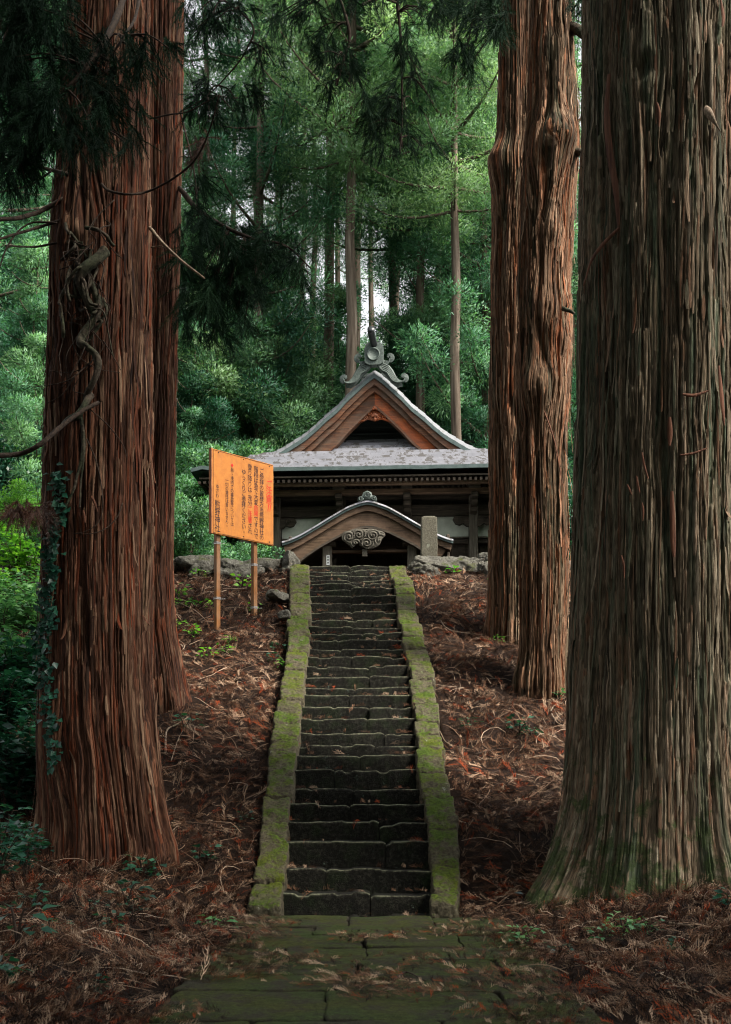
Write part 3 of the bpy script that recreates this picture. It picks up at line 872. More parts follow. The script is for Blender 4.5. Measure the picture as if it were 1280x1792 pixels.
    for i in range(strips):
        a = r.uniform(pi * 1.02, pi * 1.98); z = r.uniform(zbase + .1, zt - .5); L = r.uniform(.12, 1.1); w = r.uniform(.004, .017)
        q = np.linspace(0, 1, 8); zz = z + L * q
        cr_ = np.interp(zz, Z, R); cc = np.interp(zz, Z, CX)
        end = r.choice([0, 1]); lift = .010 + (.07 * r.random() ** 2 * (q if end else 1 - q) ** 3)
        ia = int(((a - pi / 2) % (2 * pi)) / (2 * pi) * na) % na
        iz = np.clip(np.searchsorted(Z, zz), 0, len(Z) - 1)
        ro = rr_[iz, ia] + lift
        aa = a + (vn(zz * 1.2, i, 0, seed) - .5) * .05
        ww = w * (.35 + .65 * np.sin(np.clip(q * .9 + .08, 0, 1) * pi))
        p = np.stack([cc + ro * np.cos(aa), Y + ro * np.sin(aa), zz], -1); s_ = np.stack([-np.sin(aa), np.cos(aa), 0 * aa], -1)
        n_ = np.stack([np.cos(aa), np.sin(aa), 0 * aa], -1)
        V = np.stack([p - s_ * ww[:, None], p + n_ * .004, p + s_ * ww[:, None]], 1).reshape(-1, 3)
        uv = np.stack([np.repeat(i * .37 + np.zeros(8), 3) + np.tile([-.01, 0, .01], 8), np.repeat(zz, 3)], -1)
        g.add(V, grid_faces(3, 8), uv=uv, a=(r.random(), r.random(), 0))
    root = thing(name, (cx[0], Y, float(ground(cx[0], Y))), label, 'tree', group)
    # uv is the coordinate for the streaks, object coordinates start at the root
    part('trunk', g, mat, root)
    return root, dict(Y=Y, Z=Z, CX=CX, R=R)

T1, I1 = big_trunk('cedar_tree', 10.3, [(1478, 92, 300), (1440, 92, 292), (1380, 84, 285), (1300, 74, 276), (1200, 76, 268), (1000, 78, 266), (800, 82, 266), (600, 88, 264), (400, 95, 263), (200, 110, 262), (0, 124, 262), (-60, 127, 260)],
    M['bark_red'], 'giant red barked cedar nearest on the left, hung with gnarled vines and ivy', seed=3, flare=.5, lobes=.05, ztop=16,
    knots=[(150, 470, 45, .06, .05), (150, 1330, 22, -.01, .03), (200, 330, 28, .03, 0), (120, 700, 30, .03, 0)], strips=420, roots=[(168, .34, .28, .5), (25, .10, .3, .3), (110, .08, .25, .3)])
# buttress root flaring to the left of the first cedar is part of its trunk
T2, I2 = big_trunk('cedar_tree', 13.3, [(1232, 200, 330), (1180, 205, 322), (1100, 205, 308), (1000, 205, 303), (800, 208, 306), (600, 208, 312), (400, 208, 316), (200, 208, 320), (0, 208, 324), (-60, 208, 325)],
    M['bark_red'], 'red barked cedar trunk half hidden right behind the vine covered one', seed=23, flare=.35, lobes=.04, na=600, ztop=18, strips=90, knots=[(290, 480, 14, .02, .03)], roots=[(30, .12, .35, .4)])
T3, I3 = big_trunk('cedar_tree', 15.9, [(1108, 850, 960), (1060, 854, 958), (1000, 854, 955), (950, 856, 955), (800, 856, 955), (600, 858, 955), (400, 860, 955), (330, 860, 955), (290, 856, 955), (250, 868, 955), (100, 873, 955), (0, 875, 955), (-60, 876, 955)],
    M['bark_mid'], 'dark slender cedar with a broken knob, directly right of the shrine roof', seed=43, flare=.3, lobes=.05, na=560, ztop=19, strips=160, knots=[(866, 300, 22, .09, .03), (885, 760, 12, .02, 0)])
T4, I4 = big_trunk('cedar_tree', 14.2, [(1188, 900, 998), (1150, 908, 992), (1080, 910, 995), (1000, 909, 997), (940, 909, 995), (800, 908, 991), (700, 907, 996), (620, 905, 1000), (560, 908, 1000), (500, 908, 998), (400, 912, 1003), (310, 915, 1008), (260, 920, 1014), (200, 925, 1010), (100, 928, 1004), (40, 930, 1000), (-60, 935, 998)],
    M['bark_mid'], 'knobbly sunlit cedar with rounded burls, second from the right edge', seed=63, flare=.3, lobes=.07, na=620, ztop=18, strips=220,
    knots=[(938, 690, 26, .13, .0), (950, 560, 20, .07, .02), (975, 610, 16, .06, 0), (945, 300, 28, .06, .05), (960, 255, 22, .08, 0), (985, 255, 18, .08, 0), (960, 110, 20, .05, .02), (960, 420, 16, .05, .02), (985, 545, 10, .05, 0)])
T5, I5 = big_trunk('cedar_tree', 9.9, [(1572, 955, 1385), (1520, 968, 1370), (1450, 982, 1352), (1380, 990, 1345), (1300, 994, 1340), (1200, 998, 1338), (1000, 1003, 1334), (800, 1008, 1330), (600, 1012, 1326), (400, 1016, 1322), (200, 1020, 1320), (0, 1022, 1316), (-60, 1024, 1314)],
    M['bark_grey'], 'huge grey brown cedar filling the right edge, mossy at its base', seed=83, flare=.6, lobes=.05, na=1000, ztop=15, strips=520, roots=[(160, .34, .34, .5), (65, .32, .22, .45), (120, .12, .2, .4)],
    knots=[(1097, 195, 34, .03, .07), (1252, 205, 36, .05, .08), (1195, 780, 14, -.01, 0), (1120, 840, 16, -.015, .03)])

# bark details of the right cedar: fresh red strip, hanging torn strips, pointed stub
def strip_on(g, I, pts, w, lift=.02, seg=20):
    """ribbon following the front of a trunk through photo points"""
    Y = I['Y']; pts = resample(np.array(pts, float), seg)
    out = []
    for (px, py) in pts:
        z = PZ(py, Y); cx = np.interp(z, I['Z'], I['CX']); R = np.interp(z, I['Z'], I['R']) * 1.03
        x = PX(px, Y)
        for it in range(3):
            s_ = np.clip((x - cx) / R, -1, 1); y = Y - R * math.sqrt(max(1 - s_ * s_, 0)) - lift
            x = PX(px, y); z = PZ(py, y)
        out.append((x, y, z, s_))
    o = np.array(out); p = o[:, :3]; n_ = np.stack([o[:, 3], -np.sqrt(np.maximum(1 - o[:, 3] ** 2, 0)), 0 * o[:, 3]], -1)
    t_ = norm(np.gradient(p, axis=0)); s = norm(np.cross(t_, n_))
    ww = (np.asarray(w) if not np.isscalar(w) else w * (.3 + .7 * np.sin(np.linspace(.12, .95, seg) * pi)))
    ww = np.broadcast_to(ww, (seg,))[:, None]
    th_ = .006
    V = np.stack([p - s * ww, p - s * ww * .5 + n_ * th_, p + s * ww * .5 + n_ * th_, p + s * ww], 1).reshape(-1, 3)
    g.add(V, grid_faces(4, seg), uv=V[:, [0, 2]])
    return p, n_
t = NT('inner_bark_red', .8, .2); nn = t.noise(t.uv((60, 2.5, 1)), 1, 4)
t.col(t.ramp(nn, [(.3, (.05, .018, .010)), (.7, (.17, .07, .038))])); t.bump(nn, .006, 1); M['inner'] = t.m
def bark_piece(I, root, pts, w, **k):
    g = Geo(); strip_on(g, I, pts, w, **k); return part('bark_strip', g, M['inner'], root)
bark_piece(I5, T5, [(1066, 130), (1062, 200), (1068, 270), (1078, 330), (1083, 395)], .034)
bark_piece(I5, T5, [(1258, 640), (1264, 700), (1268, 745)], .018)
bark_piece(I5, T5, [(1172, 730), (1173, 760), (1172, 780)], .02)
bark_piece(I5, T5, [(1176, 860), (1178, 940), (1180, 975)], .022)
bark_piece(I5, T5, [(1262, 0), (1266, 30), (1264, 48)], .016)
bark_piece(I5, T5, [(1150, 180), (1154, 200), (1153, 222)], .014)
bark_piece(I5, T5, [(1085, 398), (1058, 425), (1036, 455), (1022, 500)], .022, lift=.05)
bark_piece(I5, T5, [(1195, 690), (1215, 692), (1240, 684)], .014, lift=.05)
bark_piece(I5, T5, [(1190, 797), (1215, 793), (1238, 784)], .010, lift=.04)
for (a, b, c_) in [((1124, 792), (1128, 815), (1135, 838)), ((1114, 833), (1117, 850), (1120, 862)), ((1098, 848), (1102, 857), (1106, 866)), ((1124, 880), (1126, 895), (1125, 912)), ((1088, 972), (1092, 990), (1093, 1012))]:
    bark_piece(I5, T5, [a, b, c_], .009, lift=.05, seg=10)
bark_piece(I4, T4, [(945, 700), (970, 770), (985, 850)], .01)
bark_piece(I1, T1, [(160, 868), (166, 880), (171, 896)], .012, lift=.05, seg=8)
bark_piece(I1, T1, [(146, 893), (148, 905), (149, 915)], .012, lift=.05, seg=8)
bark_piece(I1, T1, [(249, 1076), (256, 1086), (262, 1094)], .014, lift=.07, seg=8)
g = Geo(); tube(g, [P(1236, 190, 9.05), P(1246, 205, 8.95), P(1258, 225, 8.93), P(1268, 244, 8.96)], [.022, .032, .028, .017, .009, .004, .002, .001], None, 8, 8, .2)
part('broken_stub', g, M['pale_twig'], T5)
g = Geo(); tube(g, [P(985, 540, 13.8), P(1000, 545, 13.7), P(1006, 549, 13.7)], .028, .01, 8, 6, .3)
part('broken_stub', g, M['vine'], T4); g = Geo()
tube(g, [P(1000, 50, 14.1), P(1012, 52, 14), P(1024, 62, 13.9)], .07, .05, 8, 6, .3)
part('broken_stub', g, M['vine'], T4); g = Geo()
tube(g, [P(1005, 268, 14.1), P(1014, 266, 14), P(1020, 268, 13.9)], .05, .035, 8, 6, .3)
part('broken_stub', g, M['vine'], T4)
# ------------------------------------------------------------------ gnarled vines, dead branches on the first cedar
def front(I, px, py, off):
    z = PZ(py, I['Y']); cx = np.interp(z, I['Z'], I['CX']); R = np.interp(z, I['Z'], I['R']) * 1.02
    x = PX(px, I['Y'])
    for _ in range(3):
        s_ = np.clip((x - cx) / R, -.97, .97); y = I['Y'] - R * math.sqrt(1 - s_ * s_) - off; x = PX(px, y); z = PZ(py, y)
    return np.array([x, y, z])
def limb(name, root, I, pts, r0, r1, mat, off=.06, rough=.3, n=40, seg=10, label=None, more=()):
    g = Geo()
    for (pp, a, b) in [(pts, r0, r1)] + list(more):
        w = [front(I, p[0], p[1], p[2] if len(p) > 2 else off) for p in pp]
        tube(g, w, a, b, seg, n, rough, seed=int(pp[0][0]) % 97)
    return part(name, g, mat, root, label=label)
vine = thing('woody_vine', front(I1, 150, 960, .05), 'gnarled grey woody vine twisting up the left cedar trunk', 'vine')
def vtube(name, pts, r0, r1, mat=None, off=.06, rough=.35, n=40): return limb(name, vine, I1, pts, r0, r1, mat or M['vine'], off, rough, n)
vtube('stem', [(150, 700, .02), (152, 690, .08), (165, 665, .14), (172, 640, .16), (168, 622, .16), (150, 606, .16), (140, 600, .15), (146, 585, .1), (165, 560, .1), (172, 530, .08), (160, 500, .08), (150, 470, .05)], .024, .036)
vtube('stem', [(172, 560), (150, 520, .1), (140, 490, .12), (150, 470, .14), (170, 455, .12), (186, 440, .08)], .03, .05)
vtube('stem', [(125, 466), (120, 480, .12), (116, 500, .16), (120, 515, .14), (136, 520, .1), (150, 519)], .013, .011)
vtube('stem', [(150, 398, .05), (172, 403, .12), (186, 412, .14), (194, 424, .1), (200, 430)], .016, .012)
vtube('stem', [(158, 690, .04), (150, 705, .1), (138, 725, .14), (120, 735, .12), (110, 745)], .035, .02)
vtube('stem', [(140, 715, .04), (146, 760, .05), (144, 800, .05), (136, 830, .04), (128, 860, .05), (112, 890, .07), (96, 902, .1), (70, 905, .2)], .017, .009)
vtube('stem', [(142, 730), (148, 780, .03), (142, 840, .03), (140, 890, .02)], .012, .008)
for q in ([(152, 768), (168, 805), (178, 850), (180, 890), (172, 915), (150, 930), (128, 934)], [(215, 880), (205, 905), (185, 925), (160, 934), (130, 934)],
          [(163, 580), (178, 598), (180, 610), (172, 620)], [(180, 595), (195, 618), (212, 648)], [(184, 556), (160, 580), (138, 605)], [(170, 622), (150, 642), (120, 652), (85, 648, .2)],
          [(168, 625), (120, 665, .2), (60, 678, .4)], [(130, 660), (110, 690), (82, 706, .2)], [(158, 716), (190, 745), (215, 778), (222, 800)], [(136, 545), (126, 560), (128, 600), (140, 625), (170, 645), (210, 652)],
          [(200, 350), (170, 380), (158, 410), (150, 440)], [(175, 500), (182, 540), (185, 570)], [(135, 430), (142, 500), (133, 545)]):
    vtube('tendril', q, .0055, .003, M['twig'], .09, .1, 24)
tr_ = random.Random(4)
for q in range(26):
    x0, y0 = tr_.uniform(112, 190), tr_.uniform(380, 600); pts_ = [(x0, y0, .05)]
    for _ in range(4): x0 += tr_.uniform(-28, 28); y0 += tr_.uniform(-5, 45); x0 = min(max(x0, 104), 215); pts_.append((x0, y0, tr_.uniform(.04, .2)))
    w0 = tr_.choice([.003, .004, .006, .011]); vtube('tendril', pts_, w0 * 1.3, w0, M['vine'] if w0 > .005 else M['twig'], .08, .5, 26)
# dead limbs
limb('branch', T1, I1, [(140, 722, .05), (172, 704, .14), (140, 722, .25), (105, 748, .4), (70, 778, .6), (30, 795, .8), (-20, 796, 1.0)], .014, .022, M['twig'], n=40)
limb('branch', T1, I1, [(262, 398, .02), (285, 425, .15), (320, 458, .3), (358, 487, .5)], .016, .008, M['pale_twig'], n=24, more=[([(265, 433, .1), (280, 431, .15), (296, 436, .2)], .007, .005)])
limb('branch', T1, I1, [(178, 322, .05), (192, 334, .15), (225, 340, .3), (262, 334, .4), (310, 308, .6), (345, 275, .8), (368, 225, 1.0), (384, 165, 1.2)], .012, .006, M['twig'], n=50, more=[([(262, 208, .3), (300, 200, .6), (330, 195, .8), (380, 168, 1.0)], .007, .004)])
for q, a in (([(112, 348, .05), (70, 370, .3), (30, 382, .5), (-20, 384, .7)], .022), ([(110, 385, .05), (60, 400, .3), (-20, 424, .7)], .014), ([(118, 304, .05), (80, 295, .2), (40, 282, .4), (-20, 278, .6)], .016),
             ([(100, 425, .1), (60, 432, .3), (10, 430, .5)], .010), ([(90, 300, .3), (50, 325, .4), (-20, 340, .6)], .008), ([(100, 390, .2), (50, 392, .4), (14, 430, .5), (-10, 500, .6)], .008)):
    limb('branch', T1, I1, q, a, a * .7, M['twig'], n=24)

# ------------------------------------------------------------------ ivy on the first cedar
def leaf_geo(g, c, d, nrm, L, W, tint, fold=.15, lobed=False):
    """arrays: c base (n,3), d direction, nrm normal"""
    n = len(c); d = norm(d); s = norm(np.cross(nrm, d)); up = norm(np.cross(d, s))
    L = np.asarray(L).reshape(-1, 1) * np.ones((n, 1)); W = np.asarray(W).reshape(-1, 1) * np.ones((n, 1))
    pl = c + d * L * .42 + s * W * .5 + up * W * fold; pr = c + d * L * .42 - s * W * .5 + up * W * fold
    pm = c + d * L * .5; tp = c + d * L - up * L * .12
    V = np.stack([c, pl, tp, pr, pm], 1).reshape(-1, 3)
    b = np.arange(n)[:, None] * 5
    Q = np.concatenate([b + [0, 4, 2, 1], b + [0, 3, 2, 4]], 0)
    tt = np.repeat(np.asarray(tint).reshape(-1, 1) * np.ones((n, 1)), 5, 0)
    g.add(V, Q, a=np.concatenate([tt, tt * 0 + .01, tt * 0], 1))
r = np.random.default_rng(5)
ivy = thing('ivy', front(I1, 80, 1300, .02), 'dark green ivy climbing the left side of the near left cedar', 'ivy')
g = Geo(); g2 = Geo()
path_ = [(96, 1330), (84, 1250), (78, 1170), (70, 1120), (84, 1080), (82, 1040), (92, 990), (90, 950), (104, 900), (98, 830)]
pp = resample(np.array(path_, float), 60)
w = [front(I1, a, b, .015) for a, b in pp]; tube(g2, w, .005, .003, 6)
part('stem', g2, M['twig'], ivy)
cs = []; ds = []
for i in range(520):
    k = r.integers(0, 60); px, py = pp[k] + r.normal(0, [7, 9])
    py += 0; c = front(I1, max(px, 62), py, .03 + r.random() * .04)
    cs.append(c); ds.append([r.normal(0, .6), -.35 - r.random() * .5, -.5 + r.normal(0, .4)])
cs, ds = np.array(cs), np.array(ds)
leaf_geo(g, cs, ds, np.array([0, -1, .7]) + r.normal(0, .3, (len(cs), 3)), r.uniform(.035, .085, len(cs)), r.uniform(.035, .08, len(cs)), r.uniform(.2, 1, len(cs)))
part('foliage', g, M['leaf_teal'], ivy)

# ------------------------------------------------------------------ near cedar boughs (dark, hanging)
def needle_proto(seed):
    """one hanging sprig of unit length pointing down -z, covered with fine needles"""
    r = np.random.default_rng(seed); V = []; Q = []; n = 0
    shoots = []
    for k in range(9):
        a = r.uniform(0, 2 * pi); tilt = r.uniform(.15, 1.0) if k else .05
        st = np.array([0, 0, -r.uniform(0, .45) if k else 0]); L = r.uniform(.45, .8) if k else 1
        q = np.linspace(0, 1, 6)[:, None]
        d0 = np.array([cos(a) * sin(tilt), sin(a) * sin(tilt), -cos(tilt)])
        p = st + d0 * q * L + np.array([0, 0, -1]) * q ** 2 * .25 * L
        shoots.append(p)
    for p in shoots:
        m = 46
        for i in range(m):
            u = i / m * (len(p) - 1.001); j = int(u); f = u - j
            b = p[j] * (1 - f) + p[j + 1] * f; t_ = norm(p[j + 1] - p[j])
            a = i * 2.4 + r.uniform(0, .5); o_ = norm(np.cross(t_, [.3, .8, .2])); o2 = np.cross(t_, o_)
            d = norm(t_ * 1.1 + (o_ * cos(a) + o2 * sin(a)) * .75)
            L = r.uniform(.09, .17); w = .0055
            s = norm(np.cross(d, [r.normal(), r.normal(), r.normal()])) * w
            e1 = b + d * L * .55; e2 = b + d * L + t_ * L * .25
            V += [b - s, b + s, e1 + s, e1 - s, e2]; Q.append([n, n + 1, n + 2, n + 3]); Q.append([n + 3, n + 2, n + 4, n + 4]); n += 5
        # shoot axis
        w = .010
        for j in range(len(p) - 1):
            s = np.array([w, 0, 0]); V += [p[j] - s, p[j] + s, p[j + 1] + s, p[j + 1] - s]; Q.append([n, n + 1, n + 2, n + 3]); n += 4
    return np.array(V), np.array(Q)
NP = [needle_proto(i) for i in range(5)]
def place_sprigs(g, C, S, tilt=.5, seed=0, dirs=None, tint=(.1, .9)):
    r = np.random.default_rng(seed)
    C = np.asarray(C, float); n = len(C)
    for pi_, (PV, PQ) in enumerate(NP):
        sel = np.where(np.arange(n) % len(NP) == pi_)[0]
        for i in sel:
            a = r.uniform(0, 2 * pi)
            d = np.array([r.normal(0, tilt), r.normal(0, tilt), -1.0]) if dirs is None else np.asarray(dirs[i]) + r.normal(0, tilt * .5, 3)
            d = norm(d); x = norm(np.cross(d, [cos(a), sin(a), .1])); y = np.cross(d, x)
            V = C[i] + (PV[:, 0:1] * x + PV[:, 1:2] * y - PV[:, 2:3] * d) * S[i]
            tv = r.uniform(*tint)
            tri = PQ[:, 2] == PQ[:, 3]
            g.add(V, PQ[PQ[:, 2] != PQ[:, 3]], PQ[PQ[:, 2] == PQ[:, 3]][:, :3], a=(tv, .01, 0))
def bough(root, Y, limb_pts, blobs, seed, r0=.03, mat=None, size=.30, dens=1.0, twigs=True):
    """limb_pts photo points (px,py[,dY]); blobs: (px,py,rpx_x,rpx_y,count)"""
    g = Geo()
    pts = [P(a[0], a[1], Y + (a[2] if len(a) > 2 else 0)) for a in limb_pts]
    tube(g, pts, r0, r0 * .25, 8, 40, .3, seed=seed)
    r = np.random.default_rng(seed); C = []; S = []
    L = resample(np.array(pts), 40)
    for (px, py, rx, ry, cnt) in blobs:
        cnt = int(cnt * dens)
        for i in range(cnt):
            a, q = r.uniform(0, 2 * pi), math.sqrt(r.random())
            c = P(px + cos(a) * q * rx, py + sin(a) * q * ry, Y + r.normal(0, .22))
            s = size * r.uniform(.6, 1.3); c[2] += s * .45
            C.append(c); S.append(s)
        if twigs:
            c = P(px, py - ry * .5, Y); k = np.argmin(np.linalg.norm(L - c, axis=1))
            for q in range(3):
                e = P(px + r.uniform(-.7, .7) * rx, py + r.uniform(-.4, .5) * ry, Y + r.normal(0, .12))
                m = (L[k] + e) / 2 + [0, 0, .06]
                tube(g, [L[k], m, e], .009, .004, 5, 12)
    b = part('branch', g, M['twig'], root)
    g2 = Geo(); place_sprigs(g2, C, S, .45, seed)
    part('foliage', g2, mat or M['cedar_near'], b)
    return b
# B6: top-left mass in front of the first cedar
bough(T1, 8.6, [(235, -60, 1.2), (200, 40, .4), (150, 120), (80, 200), (20, 300)], [(60, 20, 80, 40, 26), (50, 90, 70, 50, 26), (40, 170, 60, 50, 26), (60, 240, 60, 45, 24), (20, 300, 40, 30, 12), (120, 150, 50, 50, 12), (150, 220, 45, 40, 10)], 1, .03)
bough(T1, 8.7, [(250, -60, 1.2), (240, 20, .4), (220, 60), (190, 110), (160, 200), (150, 260)], [(150, 110, 40, 35, 9), (215, 85, 50, 20, 10), (185, 140, 45, 30, 10), (240, 110, 25, 18, 5), (200, 190, 50, 30, 9), (160, 250, 40, 30, 7), (290, 90, 25, 14, 4), (230, 250, 16, 22, 4)], 2, .014, size=.26)
bough(T1, 9.0, [(110, 100, .8), (60, 60), (0, 50), (-40, 60)], [(0, 10, 50, 40, 12), (60, 10, 60, 30, 10), (10, 110, 40, 40, 10)], 3, .02)
# B4/B5 boughs of the second cedar
bough(T2, 12.0, [(300, -50, 1.2), (360, -20, .4), (440, 40), (430, 90), (400, 130), (360, 170), (310, 200)], [(350, 25, 35, 30, 10), (400, 30, 40, 30, 10), (470, 108, 30, 26, 9), (395, 175, 60, 22, 16), (380, 200, 45, 20, 10), (340, 60, 25, 25, 6)], 4, .014, size=.27, dens=.8)
bough(T2, 12.4, [(315, 330, .8), (350, 370, .3), (400, 400), (450, 420), (500, 430), (545, 470)], [(380, 440, 60, 40, 34), (440, 440, 60, 34, 34), (500, 450, 40, 30, 20), (350, 500, 40, 60, 28), (400, 520, 60, 45, 34), (345, 570, 28, 40, 18), (380, 590, 30, 25, 10), (440, 500, 50, 35, 20), (530, 480, 16, 24, 6), (420, 570, 24, 22, 7)], 5, .03, size=.33, dens=.62)
bough(T2, 12.6, [(315, 190, .7), (340, 300, .3), (345, 360), (350, 400)], [(340, 395, 30, 30, 9), (345, 330, 20, 20, 3)], 6, .012, size=.3)
bough(T2, 12.3, [(384, 165, .1), (378, 210), (362, 245)], [(352, 262, 14, 18, 5)], 7, .006, size=.25, mat=M['needle_dead'])
# boughs hanging from above in the middle: limbs of the second and third right cedars
bough(T2, 12.2, [(310, -420, 1.1), (420, -330, .5), (560, -120), (590, -20), (612, 60), (600, 110), (590, 150)], [(520, 20, 45, 30, 18), (560, 15, 40, 28, 14), (485, 25, 25, 22, 7), (570, 95, 34, 22, 12), (600, 125, 32, 26, 14), (575, 150, 22, 18, 6), (560, 70, 30, 30, 10)], 8, .03, size=.28, dens=.55)
bough(T4, 12.2, [(930, -420, 1.8), (800, -320, .8), (700, -160), (695, -20), (702, 80), (704, 200), (700, 270)], [(720, 40, 40, 30, 12), (715, 110, 40, 20, 10), (735, 150, 22, 18, 7), (665, 190, 40, 25, 16), (705, 180, 40, 28, 16), (655, 225, 30, 22, 12), (690, 255, 45, 24, 18), (745, 20, 35, 18, 6), (735, 255, 14, 20, 4), (600, 5, 30, 12, 4), (650, 10, 40, 16, 6)], 9, .03, size=.27, dens=.6)
bough(T4, 12.4, [(940, -300, 1.5), (880, -200, .6), (840, -60), (830, 20), (818, 80)], [(818, 98, 22, 18, 9), (850, 20, 40, 34, 22), (868, 55, 24, 26, 10), (800, 10, 30, 16, 6), (775, 5, 20, 12, 4)], 10, .022, size=.32)
bough(T4, 14.0, [(1000, 20, .1), (1015, 0), (1030, -30)], [(1010, 10, 16, 14, 5)], 12, .014, size=.34)
bough(T1, 9.6, [(95, 860, .5), (60, 900, .2), (20, 905), (-20, 900)], [(50, 905, 45, 12, 12), (15, 900, 25, 12, 6)], 13, .012, size=.22, mat=M['needle_dead'])
# ------------------------------------------------------------------ background forest
def tufts(g, C, rc, N, r, L=(.08, .19), W=.0165, up=.35, squash=.7, spread=1.0):
    """leafy clumps: C (m,3) centres, rc radii; feathery leaf faces pointing out of each clump"""
    m = len(C); 
    d = norm(r.normal(0, 1, (m, N, 3)) + np.array([0, 0, up])); q = r.random((m, N, 1)) ** .45
    base = C[:, None] + d * q * rc[:, None, None] * np.array([1, 1, squash])
    dirn = norm(d + r.normal(0, .45, (m, N, 3)) + np.array([0, 0, .25]))
    nr = norm(d * .5 + r.normal(0, .6, (m, N, 3)) + np.array([0, 0, .6]))
    l = r.uniform(*L, (m, N, 1)); s = norm(np.cross(nr, dirn)) * W * r.uniform(.6, 1.3, (m, N, 1))
    tip = base + dirn * l - np.array([0, 0, 1]) * l * .12; mid = base + dirn * l * .45
    gn = np.cross(mid + s - base, tip - base); fl_ = np.sign((gn * d).sum(-1, keepdims=True)); s = s * np.where(fl_ == 0, 1, fl_)
    V = np.stack([base, mid + s, tip, mid - s], 2).reshape(-1, 3)
    sn = norm(d * .9 + nr * .25 + np.array([0, 0, .15]) + r.normal(0, .22, d.shape)); g.N.append(np.repeat(sn.reshape(-1, 3), 4, 0))
    tv = np.clip(r.uniform(.0, 1, (m, 1)) ** 1.3 * .85 + r.uniform(-.05, .35, (m, N)), 0, 1)
    tv = np.repeat(tv.reshape(-1), 4)
    g.add(V, np.arange(m * N * 4).reshape(-1, 4), a=np.stack([tv, tv * 0 + .01, tv * 0], -1))
def forest_cedar(seed, H, base, R, N=80, dens=1.0, shape=.9, lump=.62):
    """returns (trunk mesh, crown mesh)"""
    r = np.random.default_rng(seed)
    gt = Geo(); k = 14
    zz = np.linspace(-1.5, H * .97, k); px = np.cumsum(r.normal(0, .13, k)); py = np.cumsum(r.normal(0, .05, k)); px -= px[1]; py -= py[1]
    pts = np.stack([px, py, zz], -1); rad = H * .0072 * (1 - zz / H * .85); rad[0] *= 1.5; rad[1] *= 1.15
    tube(gt, pts, rad, None, 14, None, .12, seed=seed)
    C = []; RC = []
    z = base
    while z < H:
        f = (z - base) / (H - base)
        Lr = R * (1 - f) ** shape * (.6 + .4 * min(1, f * 5)) + .35
        nb = max(3, int((5 if f < .85 else 4) * dens + .5))
        a0 = r.uniform(0, 2 * pi)
        for b in range(nb):
            if r.random() < .12: continue
            a = a0 + b * 2 * pi / nb + r.normal(0, .3); L = Lr * r.uniform(.65, 1.2)
            cx, cy = np.interp(z, zz, px), np.interp(z, zz, py)
            droop = r.uniform(-.05, .35)
            q = np.linspace(0, 1, 6)
            bp = np.stack([cx + cos(a) * L * q, cy + sin(a) * L * q, z + L * (.12 * q - droop * q + .30 * q ** 3)], -1)
            tube(gt, bp, .05 * (L / 3 + .3), .012, 5, None, cap=False)
            for t_ in np.arange(.42, 1.06, .9 * lump / max(L, .8)):
                p = bp[0] + (bp[-1] - bp[0]) * 0; j = min(int(t_ * 5), 4); f2 = t_ * 5 - j
                p = bp[j] * (1 - f2) + bp[j + 1] * f2
                C.append(p + r.normal(0, .22, 3)); RC.append(lump * r.uniform(.6, 1.15) * (.75 + .25 * (1 - f)))
        z += r.uniform(.5, .85) / dens
    C = np.array(C); RC = np.array(RC)
    gc = Geo(); tufts(gc, C, RC, N, r)
    return gt.mesh('cedar_trunk', M['bark_far']), gc, H
def bush_tree(seed, H, R, N=90, mat='leaf'):
    r = np.random.default_rng(seed); gt = Geo(); C = []; RC = []
    for b in range(4):
        a = r.uniform(0, 2 * pi); L = H * r.uniform(.75, 1.0)
        q = np.linspace(0, 1, 7); sp = R * r.uniform(.25, .6)
        bp = np.stack([cos(a) * sp * q ** 1.5, sin(a) * sp * q ** 1.5, L * q * .9 - .3], -1)
        tube(gt, bp, .10 * H / 6, .02, 7, 16, .1)
        for k in range(int(16)):
            t_ = r.uniform(.3, 1.0); p = bp[0] + (bp[-1] - bp[0]) * t_; a2 = r.uniform(0, 2 * pi); rad = R * r.uniform(.2, .8) * math.sin(min(t_ * 1.0, 1) * 2.6 + .3)
            e = p + [cos(a2) * rad, sin(a2) * rad, r.uniform(.0, .5)]
            tube(gt, [p, (p + e) / 2 + [0, 0, .1], e], .025, .008, 5, 8)
            for q_ in range(3): C.append(e + r.normal(0, .35, 3)); RC.append(r.uniform(.4, .75))
    gc = Geo(); tufts(gc, np.array(C), np.array(RC), N, r, L=(.07, .13), W=.026, up=.5, squash=.6)
    return gt.mesh('bush_trunk', M['bark_far']), gc, H
def protos(fn, mats, *a, **k):
    tm, gc, H = fn(*a, **k)
    return [(tm, gc.mesh('crown_' + m, M[m]), H) for m in mats]
PR = {}
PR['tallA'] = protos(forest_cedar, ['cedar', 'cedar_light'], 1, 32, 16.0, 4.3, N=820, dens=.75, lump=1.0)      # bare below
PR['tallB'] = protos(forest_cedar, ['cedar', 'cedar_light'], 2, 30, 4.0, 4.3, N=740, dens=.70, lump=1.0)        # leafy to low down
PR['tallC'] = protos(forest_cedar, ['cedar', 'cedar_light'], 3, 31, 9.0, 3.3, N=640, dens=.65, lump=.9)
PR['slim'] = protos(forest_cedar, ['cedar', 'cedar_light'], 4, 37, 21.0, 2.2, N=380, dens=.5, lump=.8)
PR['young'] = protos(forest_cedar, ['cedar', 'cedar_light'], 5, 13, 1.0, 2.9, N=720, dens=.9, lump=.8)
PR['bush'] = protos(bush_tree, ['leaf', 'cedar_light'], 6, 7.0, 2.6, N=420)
PR['bush2'] = protos(bush_tree, ['leaf', 'leaf_teal', 'leaf_bright'], 7, 4.5, 2.2, N=190)
